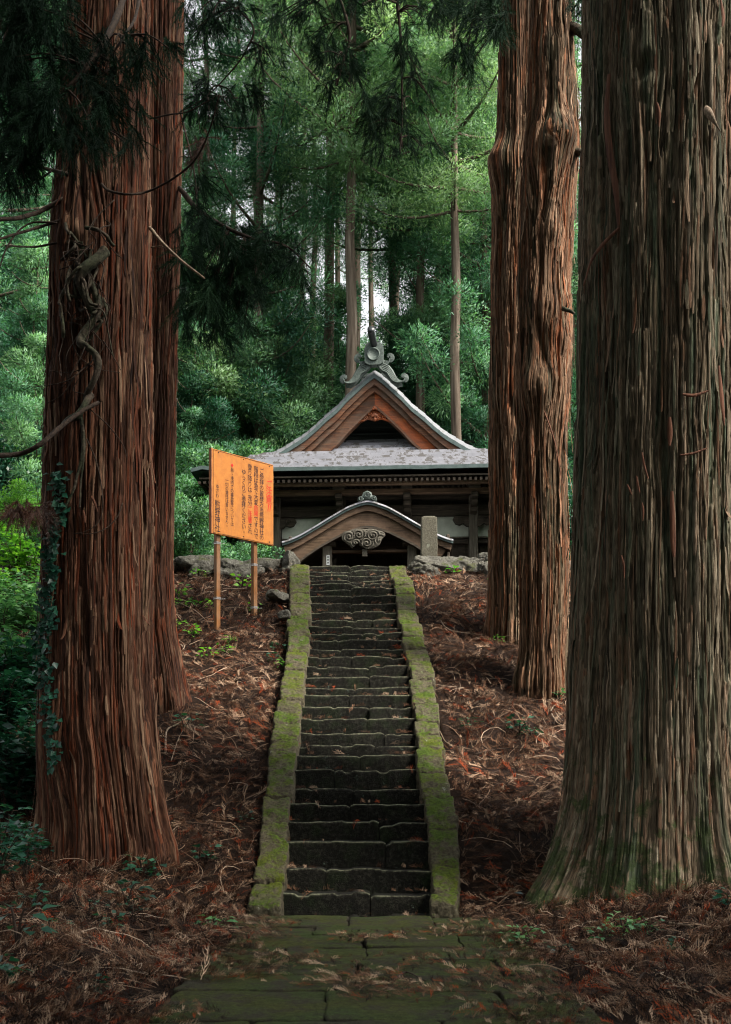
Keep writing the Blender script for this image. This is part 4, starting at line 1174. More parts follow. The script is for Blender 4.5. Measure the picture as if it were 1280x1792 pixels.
NM = {'tallA': ('cedar_tree', 'tree'), 'tallB': ('cedar_tree', 'tree'), 'tallC': ('cedar_tree', 'tree'), 'slim': ('cedar_tree', 'tree'), 'young': ('young_cedar', 'tree'), 'bush': ('broadleaf_tree', 'tree'), 'bush2': ('shrub', 'shrub')}
FR = random.Random(21)
def plant(kind, v, px, Y, label, s=1.0, zb=None, rz=None, group=None, hs=1.0):
    tm, cm, H = PR[kind][v]
    nm, cat = NM[kind]
    x = PX(px, Y); z = float(stair_z(Y)) if zb is None else zb
    root = thing(nm, (x, Y, z), label, cat, group, FR.uniform(0, 2 * pi) if rz is None else rz)
    root.scale = (s, s, s * hs)
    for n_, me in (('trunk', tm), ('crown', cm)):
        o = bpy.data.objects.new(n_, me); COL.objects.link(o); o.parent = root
    return root
BT = 'forest trees behind the shrine'
# (kind, variant, px, Y, scale, label)
LIST = [
 ('tallA', 0, 733, 41, 1.0, 'forest cedar whose pale bare trunk stands just right of the roof ridge ornament'),
 ('tallB', 0, 786, 44, 1.0, 'forest cedar with a dark trunk above the right end of the shrine roof'),
 ('tallA', 0, 690, 46, 1.05, 'forest cedar trunk behind and slightly right of the ridge ornament'),
 ('slim', 0, 625, 52, 1.0, 'slim dark forest cedar trunk standing before the brightest sky gap'),
 ('slim', 1, 571, 48, 1.12, 'tall pale straight trunk left of the sky gaps above the shrine'),
 ('slim', 0, 597, 60, .95, 'thinnest forest trunk between the two sky gap trunks'),
 ('slim', 0, 655, 62, .95, 'distant slim cedar right of the brightest sky gap'),
 ('slim', 1, 528, 58, 1.0, 'distant slim cedar at the left rim of the sky gap'),
 ('tallC', 1, 490, 43, .72, 'light green forest cedar rising above the left roof slope'),
 ('tallB', 1, 360, 42, 1.0, 'light green leafy cedar just right of the second left trunk'),
 ('slim', 1, 452, 50, 1.0, 'forest cedar left of the pale straight trunk, crown over the sky gap'),
 ('tallB', 0, 850, 40, 1.0, 'dense dark green cedar against the knobby right trunks'),
 ('tallA', 1, 800, 37, .95, 'puffy bright green cedar crown high above the right roof end'),
 ('tallA', 1, 612, 38.5, 1.1, 'cedar with a high crown and a bare trunk just left of the ridge ornament'),
 ('tallC', 0, 452, 40, 1.08, 'cedar with a high crown spreading over the top left of centre'),
 ('tallC', 0, 1010, 42, 1.0, 'cedar seen in the slit between the knobbly trunk and the huge right one'),
 ('tallB', 0, 930, 48, 1.0, 'cedar behind the two right middle trunks'),
 ('tallB', 0, 60, 36, 1.0, 'dark cedar far left behind the vine covered trunk'),
 ('tallB', 0, -60, 30, 1.0, 'dark cedar at the left edge of the photo'),
 ('tallC', 0, 20, 46, 1.0, 'distant cedar seen at far left between two darker ones'),
 ('tallB', 0, 200, 44, 1.0, 'cedar hidden mostly behind the two left trunks'),
 ('tallB', 0, 290, 52, .95, 'distant cedar at the right rim of the second left trunk'),
 ('young', 1, 480, 40, 1.0, 'young light green cedar above the left roof slope'),
 ('young', 0, 335, 38, .95, 'young cedar behind the orange sign, left of it'),
 ('young', 0, 800, 46, 1.0, 'young dark cedar above the right roof slope'),
 ('young', 0, 870, 40, 1.1, 'young dark cedar beside the right roof end'),
 ('young', 0, 740, 52, 1.1, 'young dark cedar behind the roof peak, right side'),
 ('young', 0, 60, 26, .7, 'young cedar left of the vine covered trunk'),
 ('young', 0, 1020, 34, 1.0, 'young cedar low in the slit beside the huge right trunk'),
 ('young', 1, 400, 46, 1.2, 'young light cedar above the orange sign'),
 ('young', 0, 640, 56, 1.2, 'young dark cedar directly behind the ridge ornament'),
 ('young', 0, 560, 60, 1.3, 'young cedar at the foot of the pale straight trunk'),
 ('bush', 0, 545, 40, 1.15, 'rounded light green broadleaf tree left of the roof ridge'),
 ('bush', 0, 430, 37, 1.15, 'light green broadleaf tree above the orange sign'),
 ('bush', 1, 495, 38, 1.0, 'pale feathery broadleaf tree touching the left roof slope'),
 ('bush', 0, 360, 34, 1.0, 'light broadleaf tree between the left trunks and the orange sign'),
 ('bush', 0, 845, 38, 1.0, 'dark broadleaf tree by the right eave of the shrine'),
 ('bush', 0, 30, 30, 1.0, 'broadleaf tree low at the left edge'),
 ('bush', 0, 1005, 30, .8, 'broadleaf tree low in the slit beside the huge right trunk'),
]
for i, (kd, v, px, Y, s, lb) in enumerate(LIST): plant(kd, v, px, Y, lb, s, group=BT)
EXTRA = [('young', 0, 700, 45), ('young', 0, 760, 44), ('young', 0, 600, 50), ('young', 0, 520, 52), ('young', 1, 450, 42), ('young', 1, 390, 40), ('young', 0, 830, 50), ('tallC', 0, 820, 56), ('slim', 1, 545, 54), ('slim', 0, 690, 57), ('slim', 1, 765, 52), ('slim', 1, 480, 60), ('slim', 0, 415, 55), ('young', 0, 20, 36), ('young', 0, 90, 42)]
for i, (kd, v, px, Y) in enumerate(EXTRA):
    plant(kd, v, px, Y, 'leafy cedar filling the forest behind the shrine' if kd != 'young' else 'young leafy cedar filling the understory behind the shrine', FR.uniform(1.0, 1.3) if kd == 'young' else .92, group='leafy fill of the forest behind the shrine')
# far fill behind, lower than the sky gaps
far = [(-80, 'tallB'), (60, 'tallC'), (160, 'tallB'), (260, 'tallB'), (335, 'tallC'), (385, 'mid'), (430, 'mid'), (470, 'mid'), (515, 'mid'), (560, 'mid'), (600, 'mid'), (640, 'mid'), (680, 'mid'), (715, 'tallC'), (765, 'tallB'), (820, 'tallC'), (880, 'tallB'), (950, 'tallB'), (1020, 'tallB'), (1120, 'tallB')]
for i, (px, kd) in enumerate(far):
    plant('tallB' if kd == 'mid' else kd, 0, px + FR.uniform(-8, 8), 68 + FR.uniform(-4, 8), 'far cedar in the dim back row of the forest', FR.uniform(.5, .68) if kd == 'mid' else 1.0, group='far cedars in the back row')
for i in range(16):
    plant('young', i % 2, 300 + i * 45 + FR.uniform(-10, 10), 78 + FR.uniform(0, 10), 'far young cedar filling the dim back of the forest', 1.3, group='far young cedars in the back')

# crowns of the giant cedars, above the picture
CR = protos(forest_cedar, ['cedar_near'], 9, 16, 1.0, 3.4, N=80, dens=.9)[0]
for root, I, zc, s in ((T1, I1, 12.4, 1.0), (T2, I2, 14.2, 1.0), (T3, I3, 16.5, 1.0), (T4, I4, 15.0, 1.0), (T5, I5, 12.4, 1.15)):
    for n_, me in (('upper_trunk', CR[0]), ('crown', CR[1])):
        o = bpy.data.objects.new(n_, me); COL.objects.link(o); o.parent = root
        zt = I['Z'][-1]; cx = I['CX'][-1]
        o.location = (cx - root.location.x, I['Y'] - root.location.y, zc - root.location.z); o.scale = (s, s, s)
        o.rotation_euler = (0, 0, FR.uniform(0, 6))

# unseen cedars added beside and behind the viewpoint to shade the foreground
for i, (x, y) in enumerate([(-6.8, 1.5), (6.8, .5), (-4.5, -5), (4.2, -6), (0, -11), (-9.5, 8), (10.5, 2), (-4.4, .6), (4.9, -1.2), (0, -5.5), (-9, -3), (9, -5)]):
    plant('tallB', 0, 640, 20, 'unseen cedar added beside the path to shade the foreground', 1.0, zb=0.0, group='unseen cedars added for shade').location = (x, y, 0)
# ------------------------------------------------------------------ undergrowth
def shrub_geo(seed, nst=9, H=.7, R=.5, L=(.08, .14), W=(.05, .09), per=16):
    r = np.random.default_rng(seed); gs = Geo(); gl = Geo(); C = []; D = []
    for i in range(nst):
        a = r.uniform(0, 2 * pi); h = H * r.uniform(.6, 1.1); sp = R * r.uniform(.2, 1.0)
        q = np.linspace(0, 1, 7); bp = np.stack([cos(a) * sp * q ** 1.3, sin(a) * sp * q ** 1.3, h * np.sin(q * 1.7) / np.sin(1.7) * 1.0], -1)
        tube(gs, bp, .006, .003, 5)
        for k in range(per):
            t_ = r.uniform(.25, 1); p = bp[0] + 0; j = min(int(t_ * 6), 5); f = t_ * 6 - j; p = bp[j] * (1 - f) + bp[j + 1] * f
            a2 = r.uniform(0, 2 * pi); C.append(p); D.append([cos(a2), sin(a2), r.uniform(-.25, .5)])
    C = np.array(C); D = np.array(D); n = len(C); D = norm(D)
    C2 = C + D * r.uniform(.01, .10, (n, 1))
    leaf_geo(gl, C2, D, np.array([0, 0, 1.0]) + r.normal(0, .35, (n, 3)), r.uniform(*L, n), r.uniform(*W, n), np.clip(r.normal(.5, .25, n), 0, 1), .12)
    return gs, gl
SH = [shrub_geo(i, 12, .8, .55, per=22) for i in range(3)]
SHM = [(a.mesh('shrub_stems', M['twig']), {m: b.mesh('shrub_leaves', M[m]) for m in ('leaf', 'leaf_bright', 'leaf_teal')}) for a, b in SH]
def shrub(i, mat, x, y, z, s, label, name='shrub', cat='shrub', group=None):
    st, lv = SHM[i % 3]; r_ = thing(name, (x, y, z), label, cat, group, FR.uniform(0, 6)); r_.scale = (s, s, s)
    for n_, me in (('stem', st), ('foliage', lv[mat])):
        o = bpy.data.objects.new(n_, me); COL.objects.link(o); o.parent = r_
for i in range(70):     # left undergrowth; bright further up the bank, teal near
    px = FR.uniform(-45, 78); Y = FR.uniform(10.8, 22); x = PX(px, Y); z = float(ground(x, Y))
    py = HOR - (z + .5 - EYE) * F / Y
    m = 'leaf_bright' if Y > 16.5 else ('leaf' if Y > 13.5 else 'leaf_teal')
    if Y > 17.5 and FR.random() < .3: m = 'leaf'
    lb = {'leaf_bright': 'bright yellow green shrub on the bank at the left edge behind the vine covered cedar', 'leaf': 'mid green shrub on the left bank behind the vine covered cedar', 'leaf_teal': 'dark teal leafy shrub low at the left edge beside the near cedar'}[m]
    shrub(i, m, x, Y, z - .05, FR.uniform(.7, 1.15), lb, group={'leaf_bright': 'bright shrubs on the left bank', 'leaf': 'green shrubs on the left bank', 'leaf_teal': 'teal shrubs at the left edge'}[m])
# trees on the left bank, behind the undergrowth
for (kd, v, px, Y, s, lb) in [('bush2', 2, 30, 21, .42, 'bright green shrub crown at the left edge above the ferny bank'), ('bush2', 0, 70, 27, 1.0, 'leafy shrub behind the ivy covered trunk side'), ('bush2', 1, -10, 26, 1.1, 'dark teal shrub at the far left edge'),
                              ('bush2', 0, 330, 27, .7, 'low leafy shrub behind the boulder wall left of the sign'), ('bush2', 0, 415, 31, .7, 'low leafy shrub under the orange sign board'), ('bush2', 1, 1003, 26, .8, 'dark shrub in the slit beside the huge right trunk')]:
    plant(kd, v, px, Y, lb, s)
# near leafy plants
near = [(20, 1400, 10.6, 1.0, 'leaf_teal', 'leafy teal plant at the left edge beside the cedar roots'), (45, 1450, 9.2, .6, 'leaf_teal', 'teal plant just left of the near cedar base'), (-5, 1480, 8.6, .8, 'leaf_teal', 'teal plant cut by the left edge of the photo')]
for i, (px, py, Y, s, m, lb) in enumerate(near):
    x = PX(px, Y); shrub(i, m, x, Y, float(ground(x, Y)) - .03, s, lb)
# seedlings on the litter
SD = [shrub_geo(20 + i, 4, .13, .12, (.04, .075), (.03, .05), 5) for i in range(4)]
SDM = [(a.mesh('seedling_stems', M['twig']), {m: b.mesh('seedling_leaves', M[m]) for m in ('leaf', 'leaf_bright', 'leaf_teal')}) for a, b in SD]
def inv_y(px, py):
    """first point where the sight line through the photo pixel meets the ground"""
    Ys = np.arange(4.0, 19.0, .05); x = PX(px, Ys); z = PZ(py, Ys); d = z - ground(x, Ys)
    k = np.where(d < 0.0)[0]
    return float(Ys[k[0]]) if len(k) else None
seeds = [(250, 1535, 1.6, 't'), (262, 1548, 1.1, 't'), (222, 1600, 1.5, 't'), (235, 1610, 1.0, 't'), (160, 1600, .9, 't'), (60, 1600, 1.1, 't'), (30, 1665, 1.7, 't'), (362, 1515, 1.1, 't'), (378, 1638, 1.2, 'l'), (20, 1740, 1.2, 't'), (170, 1750, .7, 't'), (190, 1640, .9, 't'),
         (130, 1490, .9, 't'), (60, 1470, 1.2, 't'), (90, 1500, 1.0, 't'), (430, 1440, .7, 't'), (1160, 1532, 2.6, 't'), (1185, 1540, 2.6, 't'), (1215, 1545, 2.8, 't'), (1240, 1538, 2.6, 't'), (1262, 1515, 3.2, 't'), (1275, 1545, 2.6, 't'), (1140, 1548, 2.2, 't'), (1130, 1555, 1.3, 't'), (1240, 1530, 1.6, 't'), (950, 1590, 1.1, 't'),
         (905, 1660, 1.0, 'l'), (930, 1668, .9, 'l'), (1090, 1640, 1.2, 'l'), (1115, 1652, 1.1, 'l'), (1060, 1660, .9, 'l'), (1140, 1645, .8, 'l'), (980, 1680, .8, 't'), (1180, 1680, .7, 't'), (825, 1280, 1.0, 't'), (910, 1290, 1.3, 't'), (930, 1295, 1.0, 't'), (980, 1225, .9, 'l'),
         (325, 1290, 1.5, 't'), (310, 1050, 1.5, 'b'), (318, 1065, 1.2, 'b'), (340, 1068, 1.2, 'b'), (370, 1070, 1.0, 'b'), (425, 1035, 1.6, 'b'), (312, 1105, 1.1, 'b'), (340, 1120, 1.3, 'b'), (365, 1160, 1.2, 'b'), (395, 1150, 1.1, 'b'), (490, 1145, 1.3, 't'), (495, 1175, 1.1, 'b'), (480, 1165, 1.0, 't'),
         (445, 1075, 1.0, 'b'), (350, 1015, 1.5, 'b'), (330, 1005, 1.3, 'b'), (795, 1010, 1.1, 'b'), (865, 1030, .9, 'b'), (402, 1128, .8, 'b'), (1270, 1600, 1.1, 't'), (870, 1130, .8, 'b'), (420, 1460, .6, 't'), (100, 1640, .8, 't')]
mm = {'t': ('leaf_teal', 'small teal leaved seedling in the brown cedar litter', 'teal seedlings in the litter'), 'l': ('leaf', 'small green seedling at the litter edge of the path', 'green seedlings near the path'), 'b': ('leaf_bright', 'small bright green seedling on the upper slope litter', 'bright seedlings on the upper slope')}
for i, (px, py, s, k) in enumerate(seeds):
    Yq = inv_y(px, py)
    if Yq is None: continue
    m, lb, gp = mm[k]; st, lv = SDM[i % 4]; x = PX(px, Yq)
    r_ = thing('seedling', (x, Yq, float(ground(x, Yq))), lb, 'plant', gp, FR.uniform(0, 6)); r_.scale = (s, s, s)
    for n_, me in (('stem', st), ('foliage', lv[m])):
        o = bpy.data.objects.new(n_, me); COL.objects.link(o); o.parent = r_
# fallen pale twigs
tw = [([(290, 1330), (292, 1295), (310, 1278), (330, 1270)], .014, 'thick pale twig curling over the litter right of the second left cedar'), ([(300, 1345), (312, 1305), (322, 1285)], .006, 0), ([(385, 1430), (410, 1410), (432, 1398)], .007, 0), ([(40, 1512), (80, 1535), (132, 1556)], .009, 'pale straight twig on the litter at lower left'),
      ([(770, 1095), (790, 1112), (850, 1120)], .012, 'long pale twig on the litter right of the upper kerb'), ([(400, 1190), (440, 1205), (465, 1190), (440, 1170)], .010, 'curved pale twig on the litter left of the kerb'), ([(964, 1255), (970, 1245), (985, 1240)], .010, 0), ([(966, 1262), (975, 1275), (988, 1282)], .009, 0),
      ([(830, 1330), (870, 1322), (920, 1322), (975, 1335)], .008, 'long arched pale twig left of the huge right cedar'), ([(770, 1290), (785, 1312), (830, 1322)], .006, 0), ([(500, 1380), (470, 1392), (430, 1408)], .007, 0), ([(1120, 1752), (1118, 1738), (1135, 1722), (1160, 1718)], .010, 'dark curved twig on the ground at lower right'), ([(1170, 1634), (1200, 1640), (1214, 1642)], .010, 'orange brown wood splinter on the ground at lower right'),
      ([(895, 1600), (960, 1575), (1050, 1562)], .007, 0), ([(690, 1735), (712, 1722), (745, 1738)], .009, 'forked dark twig lying on the mossy path'), ([(310, 1062), (340, 1075), (358, 1090)], .010, 0), ([(740, 1180), (760, 1175), (800, 1190)], .006, 0), ([(120, 1420), (170, 1440), (190, 1470)], .006, 0)]
for i, (pp_, r_, lb) in enumerate(tw):
    w_ = []
    for px, py in pp_:
        Yq = inv_y(px, py)
        if Yq is None: continue
        x = PX(px, Yq); w_.append((x, Yq, float(ground(x, Yq)) + .05 + r_))
    if len(w_) < 2: continue
    g = Geo(); tube(g, w_, r_ * .9, r_ * .4, 7, 20, .3, seed=i)
    top('fallen_twig', g, M['pale_twig'] if i % 3 != 2 else M['twig'], w_[0], lb or 'thin fallen twig lying on the brown litter', 'twig', 'fallen twigs on the litter')
# ------------------------------------------------------------------ shrine hall
Y0 = 33.0; Z0 = 4.8
hall = thing('shrine_hall', (.27, Y0, Z0), 'old wooden shrine hall with grey curved gable roof and arched porch', 'shrine', rz=radians(-3.2))
def hz(py, y): return EYE + (HOR - py) / F * (Y0 + y) - Z0
def hx(dx, y): return dx / F * (Y0 + y)
def hp(name, g, mat, parent=hall, smooth=False, label=None):
    return part(name, g, mat, parent, origin=(0, 0, 0), smooth=smooth, label=label)
# profile of the gable roof, right half, (dx,py) at the verge plane
yv = -.3
prof = [(0, 641), (14, 651), (27, 663), (50, 684), (64, 700), (86, 717.5), (101, 732), (124, 751), (139, 760), (163, 775), (190, 787), (215, 796)]
PXs = np.array([hx(a, yv) for a, b in prof]); PZs = np.array([hz(b, yv) for a, b in prof])
PXs = np.r_[PXs, 4.2, 4.9]; PZs = np.r_[PZs, 5.35, 5.08]
xs_ = np.linspace(0, 4.9, 160); zs_ = np.interp(xs_, PXs, PZs)
kk = np.exp(-np.linspace(-2, 2, 13) ** 2); kk /= kk.sum()
zs_ = np.convolve(np.pad(zs_, 6, mode='reflect', reflect_type='odd'), kk, 'valid')
arc = np.r_[0, np.cumsum(np.hypot(np.diff(xs_), np.diff(zs_)))]
def zs(x): return np.interp(np.abs(x), xs_, zs_)
def course(s, c=.28): f = (s / c) % 1; return .02 * (1 - f)          # lapped courses
def zs_c(x): return zs(x) + .02 - course(np.interp(np.abs(x), xs_, arc))
ye = -2.2
def zf(y): 
    t_ = np.clip((y - ye) / (.9 - ye), 0, 1.2); return 5.12 + 1.72 * (t_ * .86 + .14 * t_ * t_)
# upper roof
g = Geo()
xx = np.unique(np.concatenate([np.linspace(-4.9, 4.9, 300)] + [np.array([np.interp(a, arc, xs_) + e for a in np.arange(.28, arc[-1], .28) for e in (-.006, .006)]) * s for s in (-1, 1)]))
yy = np.r_[-.30, -.26, -.22, -.17, -.12, -.07, 0, .1, .5, 1, 3, 6, 9]
X, Yg = np.meshgrid(xx, yy)
drop = .22 * (1 - sstep(-.32, .0, Yg))
Zt = zs_c(X) - drop
up_ = .12 * np.clip((np.abs(X) / 4.9 - .5) * 2, 0, 1) ** 3
# the roof tapers to hips only at the front; back is a plain gable
g.add(np.stack([X, Yg, Zt + up_], -1).reshape(-1, 3), grid_faces(len(xx), len(yy)))
hp('roof', g, M['roof_verge'])
# front skirt roof
g = Geo()
cr_ = np.arange(ye, .95, .27)
yy = np.unique(np.concatenate([np.linspace(ye, .95, 14)] + [np.array([c - .004, c + .004]) for c in cr_[1:]]))
xx = np.linspace(-4.9, 4.9, 260)
X, Yg = np.meshgrid(xx, yy)
fz = zf(Yg) + (.07 * (1 - ((Yg - ye) / .27) % 1)) + .016 * (vn(X * 2.2, np.floor((Yg - ye) / .27), 0, 3) - .5)
Zg = np.where(Yg < -.3, np.minimum(zs(X) + .0, fz), np.minimum(zs(X) - .33, fz))
Zg = Zg + .12 * np.clip((np.abs(X) / 4.9 - .5) * 2, 0, 1) ** 3
g.add(np.stack([X, Yg, Zg], -1).reshape(-1, 3), grid_faces(len(xx), len(yy)))
ez = Zg[0]
hp('lower_roof', g, M['roof'], smooth=False)
g = Geo()   # eave fascia following the front edge, and side edges
for (a, b, off) in ((0, .09, 0), ):
    top_ = np.stack([xx, np.full_like(xx, ye - .012), ez - .004], -1); bot = top_ - [0, 0, .10]; bk = bot + [0, .5, .10]
    g.add(np.concatenate([top_, bot, bk]), grid_faces(len(xx), 3))
for s in (-1, 1):
    yb = np.linspace(ye, 9, 30); zt = np.full(30, ez[-1]) 
    a_ = np.stack([np.full(30, s * 4.91), yb, zt - .0], -1); g.add(np.concatenate([a_, a_ - [0, 0, .1], a_ - [s * .5, 0, .06]]), grid_faces(30, 3))
hp('eave_edge', g, M['fascia'])
# verge fascia and barge boards
def verge(o0, o1, y0, y1, mat, name, xmax=3.25, side=None, taper=1.0, base_drop=.20):
    for s in ((-1, 1) if side is None else (side,)):
        x = np.linspace(0, xmax, 60); z = zs(x) - base_drop
        gr = 1 + (taper - 1) * x / xmax
        g = Geo(); rows = [(y0, o0), (y0, o1), (y1, o1), (y1, o0)]
        V = np.concatenate([np.stack([s * x, np.full(60, yy_), z - o_ * (1 if o_ == o0 and o0 == 0 else gr)], -1) for yy_, o_ in rows + [rows[0]]])
        Q = grid_faces(60, 5)
        g.add(V, Q if s > 0 else Q[:, ::-1])
        hp(name, g, mat, smooth=False)
verge(0.0, .12, -.31, .5, M['fascia'], 'verge_edge', 3.45, base_drop=.21)
verge(.12, .31, -.26, .6, M['hafu'], 'barge_board', 3.3, taper=1.1)
verge(.31, .48, -.18, .6, M['hafu'], 'barge_board', 3.2, taper=1.15)
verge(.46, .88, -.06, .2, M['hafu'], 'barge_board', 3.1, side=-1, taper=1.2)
verge(.46, .88, -.06, .2, M['hafu_orange'], 'barge_board', 3.1, side=1, taper=1.2)  # right board brighter than the left: sunlight painted into its colour
verge(.84, .92, -.11, .16, M['hafu'], 'barge_trim', 3.1, taper=1.2)
# gable wall boards
g = Geo()
for i in range(22):
    z0 = 6.2 + i * .12; w = np.interp(z0 + .12, [6.2, 8.3], [2.7, .2]) + .25
    if w < .3: break
    box(g, (0, .92 - .012 * (i % 2), z0 + .06), (w * 2, .05, .115), bev=.006)
box(g, (0, .80, 7.0), (2.1, .12, .05), bev=.01)
hp('gable_wall', g, M['gable_wall'])
# carved pendant under the gable
def spiral(g, c, r0, turns, y, a0=0, dirn=1, w=.02, mat=None, n=30, grow=.12, seg=6):
    t_ = np.linspace(0, 1, n); a = a0 + dirn * turns * 2 * pi * t_; r_ = r0 * (1 - t_ * (1 - grow))
    tube(g, np.stack([c[0] + r_ * np.cos(a), np.full(n, y) - .02 * t_, c[1] + r_ * np.sin(a)], -1), w, w * .6, seg)
g = Geo(); gy = -.06; cx0 = 0
zc = lambda py: hz(py, gy)
kx = (Y0 + gy) / F
prism(g, [(-.32 * 0 - .40, zc(738)), (-.30, zc(728)), (-.12, zc(716)), (0, zc(704)), (.12, zc(716)), (.30, zc(728)), (.40, zc(738)), (.2, zc(733)), (0, zc(736)), (-.2, zc(733))], gy + .03, gy + .08)
for s in (-1, 1):
    spiral(g, (s * 17 * kx, zc(731)), .07, 1.3, gy, pi / 2, s, .018)
    spiral(g, (s * 9 * kx, zc(725)), .05, 1.1, gy, 0, -s, .016)
    spiral(g, (s * 6 * kx, zc(732)), .04, 1.1, gy, 0, s, .016)
    tube(g, [(s * 17 * kx, gy, zc(735)), (s * 24 * kx, gy, zc(736)), (s * 29 * kx, gy, zc(740)), (s * 34 * kx, gy + .02, zc(741))], .02, .008, 6, 12)
    tube(g, [(0, gy, zc(712)), (s * 6 * kx, gy, zc(716)), (s * 9 * kx, gy, zc(718))], .03, .012, 6, 8)
for (dx, py, r_) in ((0, 714, .06), (0, 727, .055), (0, 734, .05), (-4, 728, .04), (4, 728, .04), (-3, 716, .035), (3, 716, .035)):
    rock(g, (dx * kx, gy - .01, zc(py)), (r_, .05, r_), 8, .3, int(dx * 3 + py))
hp('carved_pendant', g, M['hafu_orange'], smooth=True)
# ridge ornament
orn = hp('ridge_ornament', (lambda g: (prism(g, [(hx(a, -.45), hz(b, -.45)) for a, b in [(-16, 636), (-17, 612), (-14, 604), (-8, 600), (8, 600), (14, 604), (17, 612), (16, 636), (9, 640), (-9, 640)]], -.55, -.30), g)[1])(Geo()), M['oni'])
g = Geo(); k = 28; a = np.linspace(0, 2 * pi, k, endpoint=False); cc = (hx(-1, -.5), hz(621, -.5))
rad_ = [(.17, -.56), (.185, -.585), (.16, -.59), (.15, -.57), (.0001, -.565)]
g.add(np.concatenate([np.stack([cc[0] + r_ * np.cos(a), np.full(k, y_), cc[1] + r_ * np.sin(a)], -1) for r_, y_ in rad_]), grid_faces(k, 5, True))
hp('disc', g, M['oni'], orn, smooth=True)
g = Geo()
tube(g, [(hx(1, -.4), -.35, hz(612, -.4)), (hx(0, -.6), -.55, hz(600, -.6)), (hx(-3, -.9), -.8, hz(585, -.9)), (hx(-4, -1.1), -1.05, hz(574, -1.1))], [.075, .09, .1, .1, .1, .1, .1, .1], None, 14, 8)
hp('ridge_finial', g, M['black'], orn, smooth=True)
for s in (-1, 1):
    g = Geo()
    for j in range(5):     # lower wave, parallel strands ending in a curl
        o_ = j * 3.2
        pts = [(4 + o_ * .2, 641 - 3 + o_ * .15), (14, 637 + o_ * .9), (24 - o_ * .15, 641 + o_ * .9), (31 - o_ * .3, 650 + o_ * .8), (37 - o_ * .35, 660 + o_ * .55), (44 - o_ * .2, 667 + o_ * .25), (51, 668 + o_ * .05)]
        rr_ = 8.5 - j * 1.6
        for t_ in np.linspace(0, 1, 9)[1:]:
            an = pi * .5 - t_ * 2 * pi * (.62 + .06 * j); pts.append((52 + rr_ * cos(an) * (1 - .3 * t_), 662 + rr_ * sin(an) * (1 - .3 * t_)))
        P3 = [(s * hx(a_, -.45), -.42 - .006 * j, hz(b_, -.45)) for a_, b_ in pts]
        tube(g, [(a_, b_ - .03, c_) for a_, b_, c_ in P3], .0235, .017, 7, 70)
    poly = [(6, 641), (14, 634), (25, 637), (33, 647), (40, 661), (48, 668), (50, 674), (40, 676), (30, 668), (20, 655), (10, 646)]
    poly = [(s * hx(a_, -.45), hz(b_, -.45)) for a_, b_ in poly]
    prism(g, poly if s > 0 else poly[::-1], -.40, -.30)
    hp('scroll', g, M['oni'], orn, smooth=True)
    g = Geo()
    for j in range(4):
        o_ = j * 2.6; rr_ = 7.5 - j * 1.7
        pts = [(14, 628 + o_), (19, 632 + o_ * .9), (25, 632 + o_ * .4)]
        for t_ in np.linspace(0, 1, 9):
            an = pi * .5 - t_ * 2 * pi * (.55 + .08 * j); pts.append((27 + rr_ * cos(an), 626 + rr_ * sin(an)))
        tube(g, [(s * hx(a_, -.45), -.42 - .006 * j, hz(b_, -.45)) for a_, b_ in pts], .020, .015, 7, 50)
    hp('scroll', g, M['oni'], orn, smooth=True)
# under the eaves
g = Geo()
for i in range(66):
    x = -4.7 + i * 9.4 / 65
    box(g, (x, -1.1, 4.98), (.065, 2.0, .075), rx=radians(8)); 
hp('rafters', g, M['old_wood'])
g = Geo(); box(g, (0, -.9, 5.12), (9.4, 2.4, .04), rx=radians(8)); hp('soffit', g, M['old_wood'])
def beam(name, x0, x1, y, py0, py1, d, mat, yy_=None):
    g = Geo(); z0, z1 = hz(py0, y), hz(py1, y); box(g, ((x0 + x1) / 2, y + d / 2, (z0 + z1) / 2), (abs(x1 - x0), d, abs(z1 - z0)), bev=.015); return hp(name, g, mat)
beam('eave_beam', -4.3, 4.3, -1.9, 841, 848, .14, M['beam'])
beam('eave_beam', -4.2, 4.2, -1.3, 855, 864, .18, M['beam'])
beam('tie_beam', -4.0, 4.0, -.36, 884, 903, .22, M['old_wood'])
beam('tie_beam', -4.0, 4.0, -.32, 866, 874, .2, M['old_wood'])
for x in (-3.75, -2.82, -.95, .95, 2.82, 3.75):
    g = Geo(); box(g, (x, -.3, 2.4), (.25, .25, 4.9), bev=.025); hp('post', g, M['grey_wood' if abs(x) > 1 else 'old_wood'])
    g = Geo()
    for q in range(3): box(g, (x, -.55 - q * .28, 4.35 + q * .14), (.2, .5, .13), bev=.02)
    box(g, (x, -1.2, 4.86), (.34, .3, .12), bev=.03)
    hp('bracket', g, M['old_wood'])
# carved beam noses beside the plaster
for x, s in ((-2.82, 1), (2.82, -1), (-2.82, -1), (2.82, 1), (-.95, -1), (.95, 1)):
    g = Geo(); zc_ = hz(915, -.3); poly = [(0, .14), (.42, .14), (.46, .04), (.38, -.08), (.26, -.12), (.16, -.06), (.08, -.14), (0, -.16)]
    prism(g, [(x + s * (.125 + a_), zc_ + b_) for a_, b_ in (poly if s > 0 else poly[::-1])], -.42, -.28)
    spiral(g, (x + s * .36, zc_ + .02), .09, 1.4, -.43, 0, s, .014)
    hp('beam_nose', g, M['old_wood'], smooth=False)
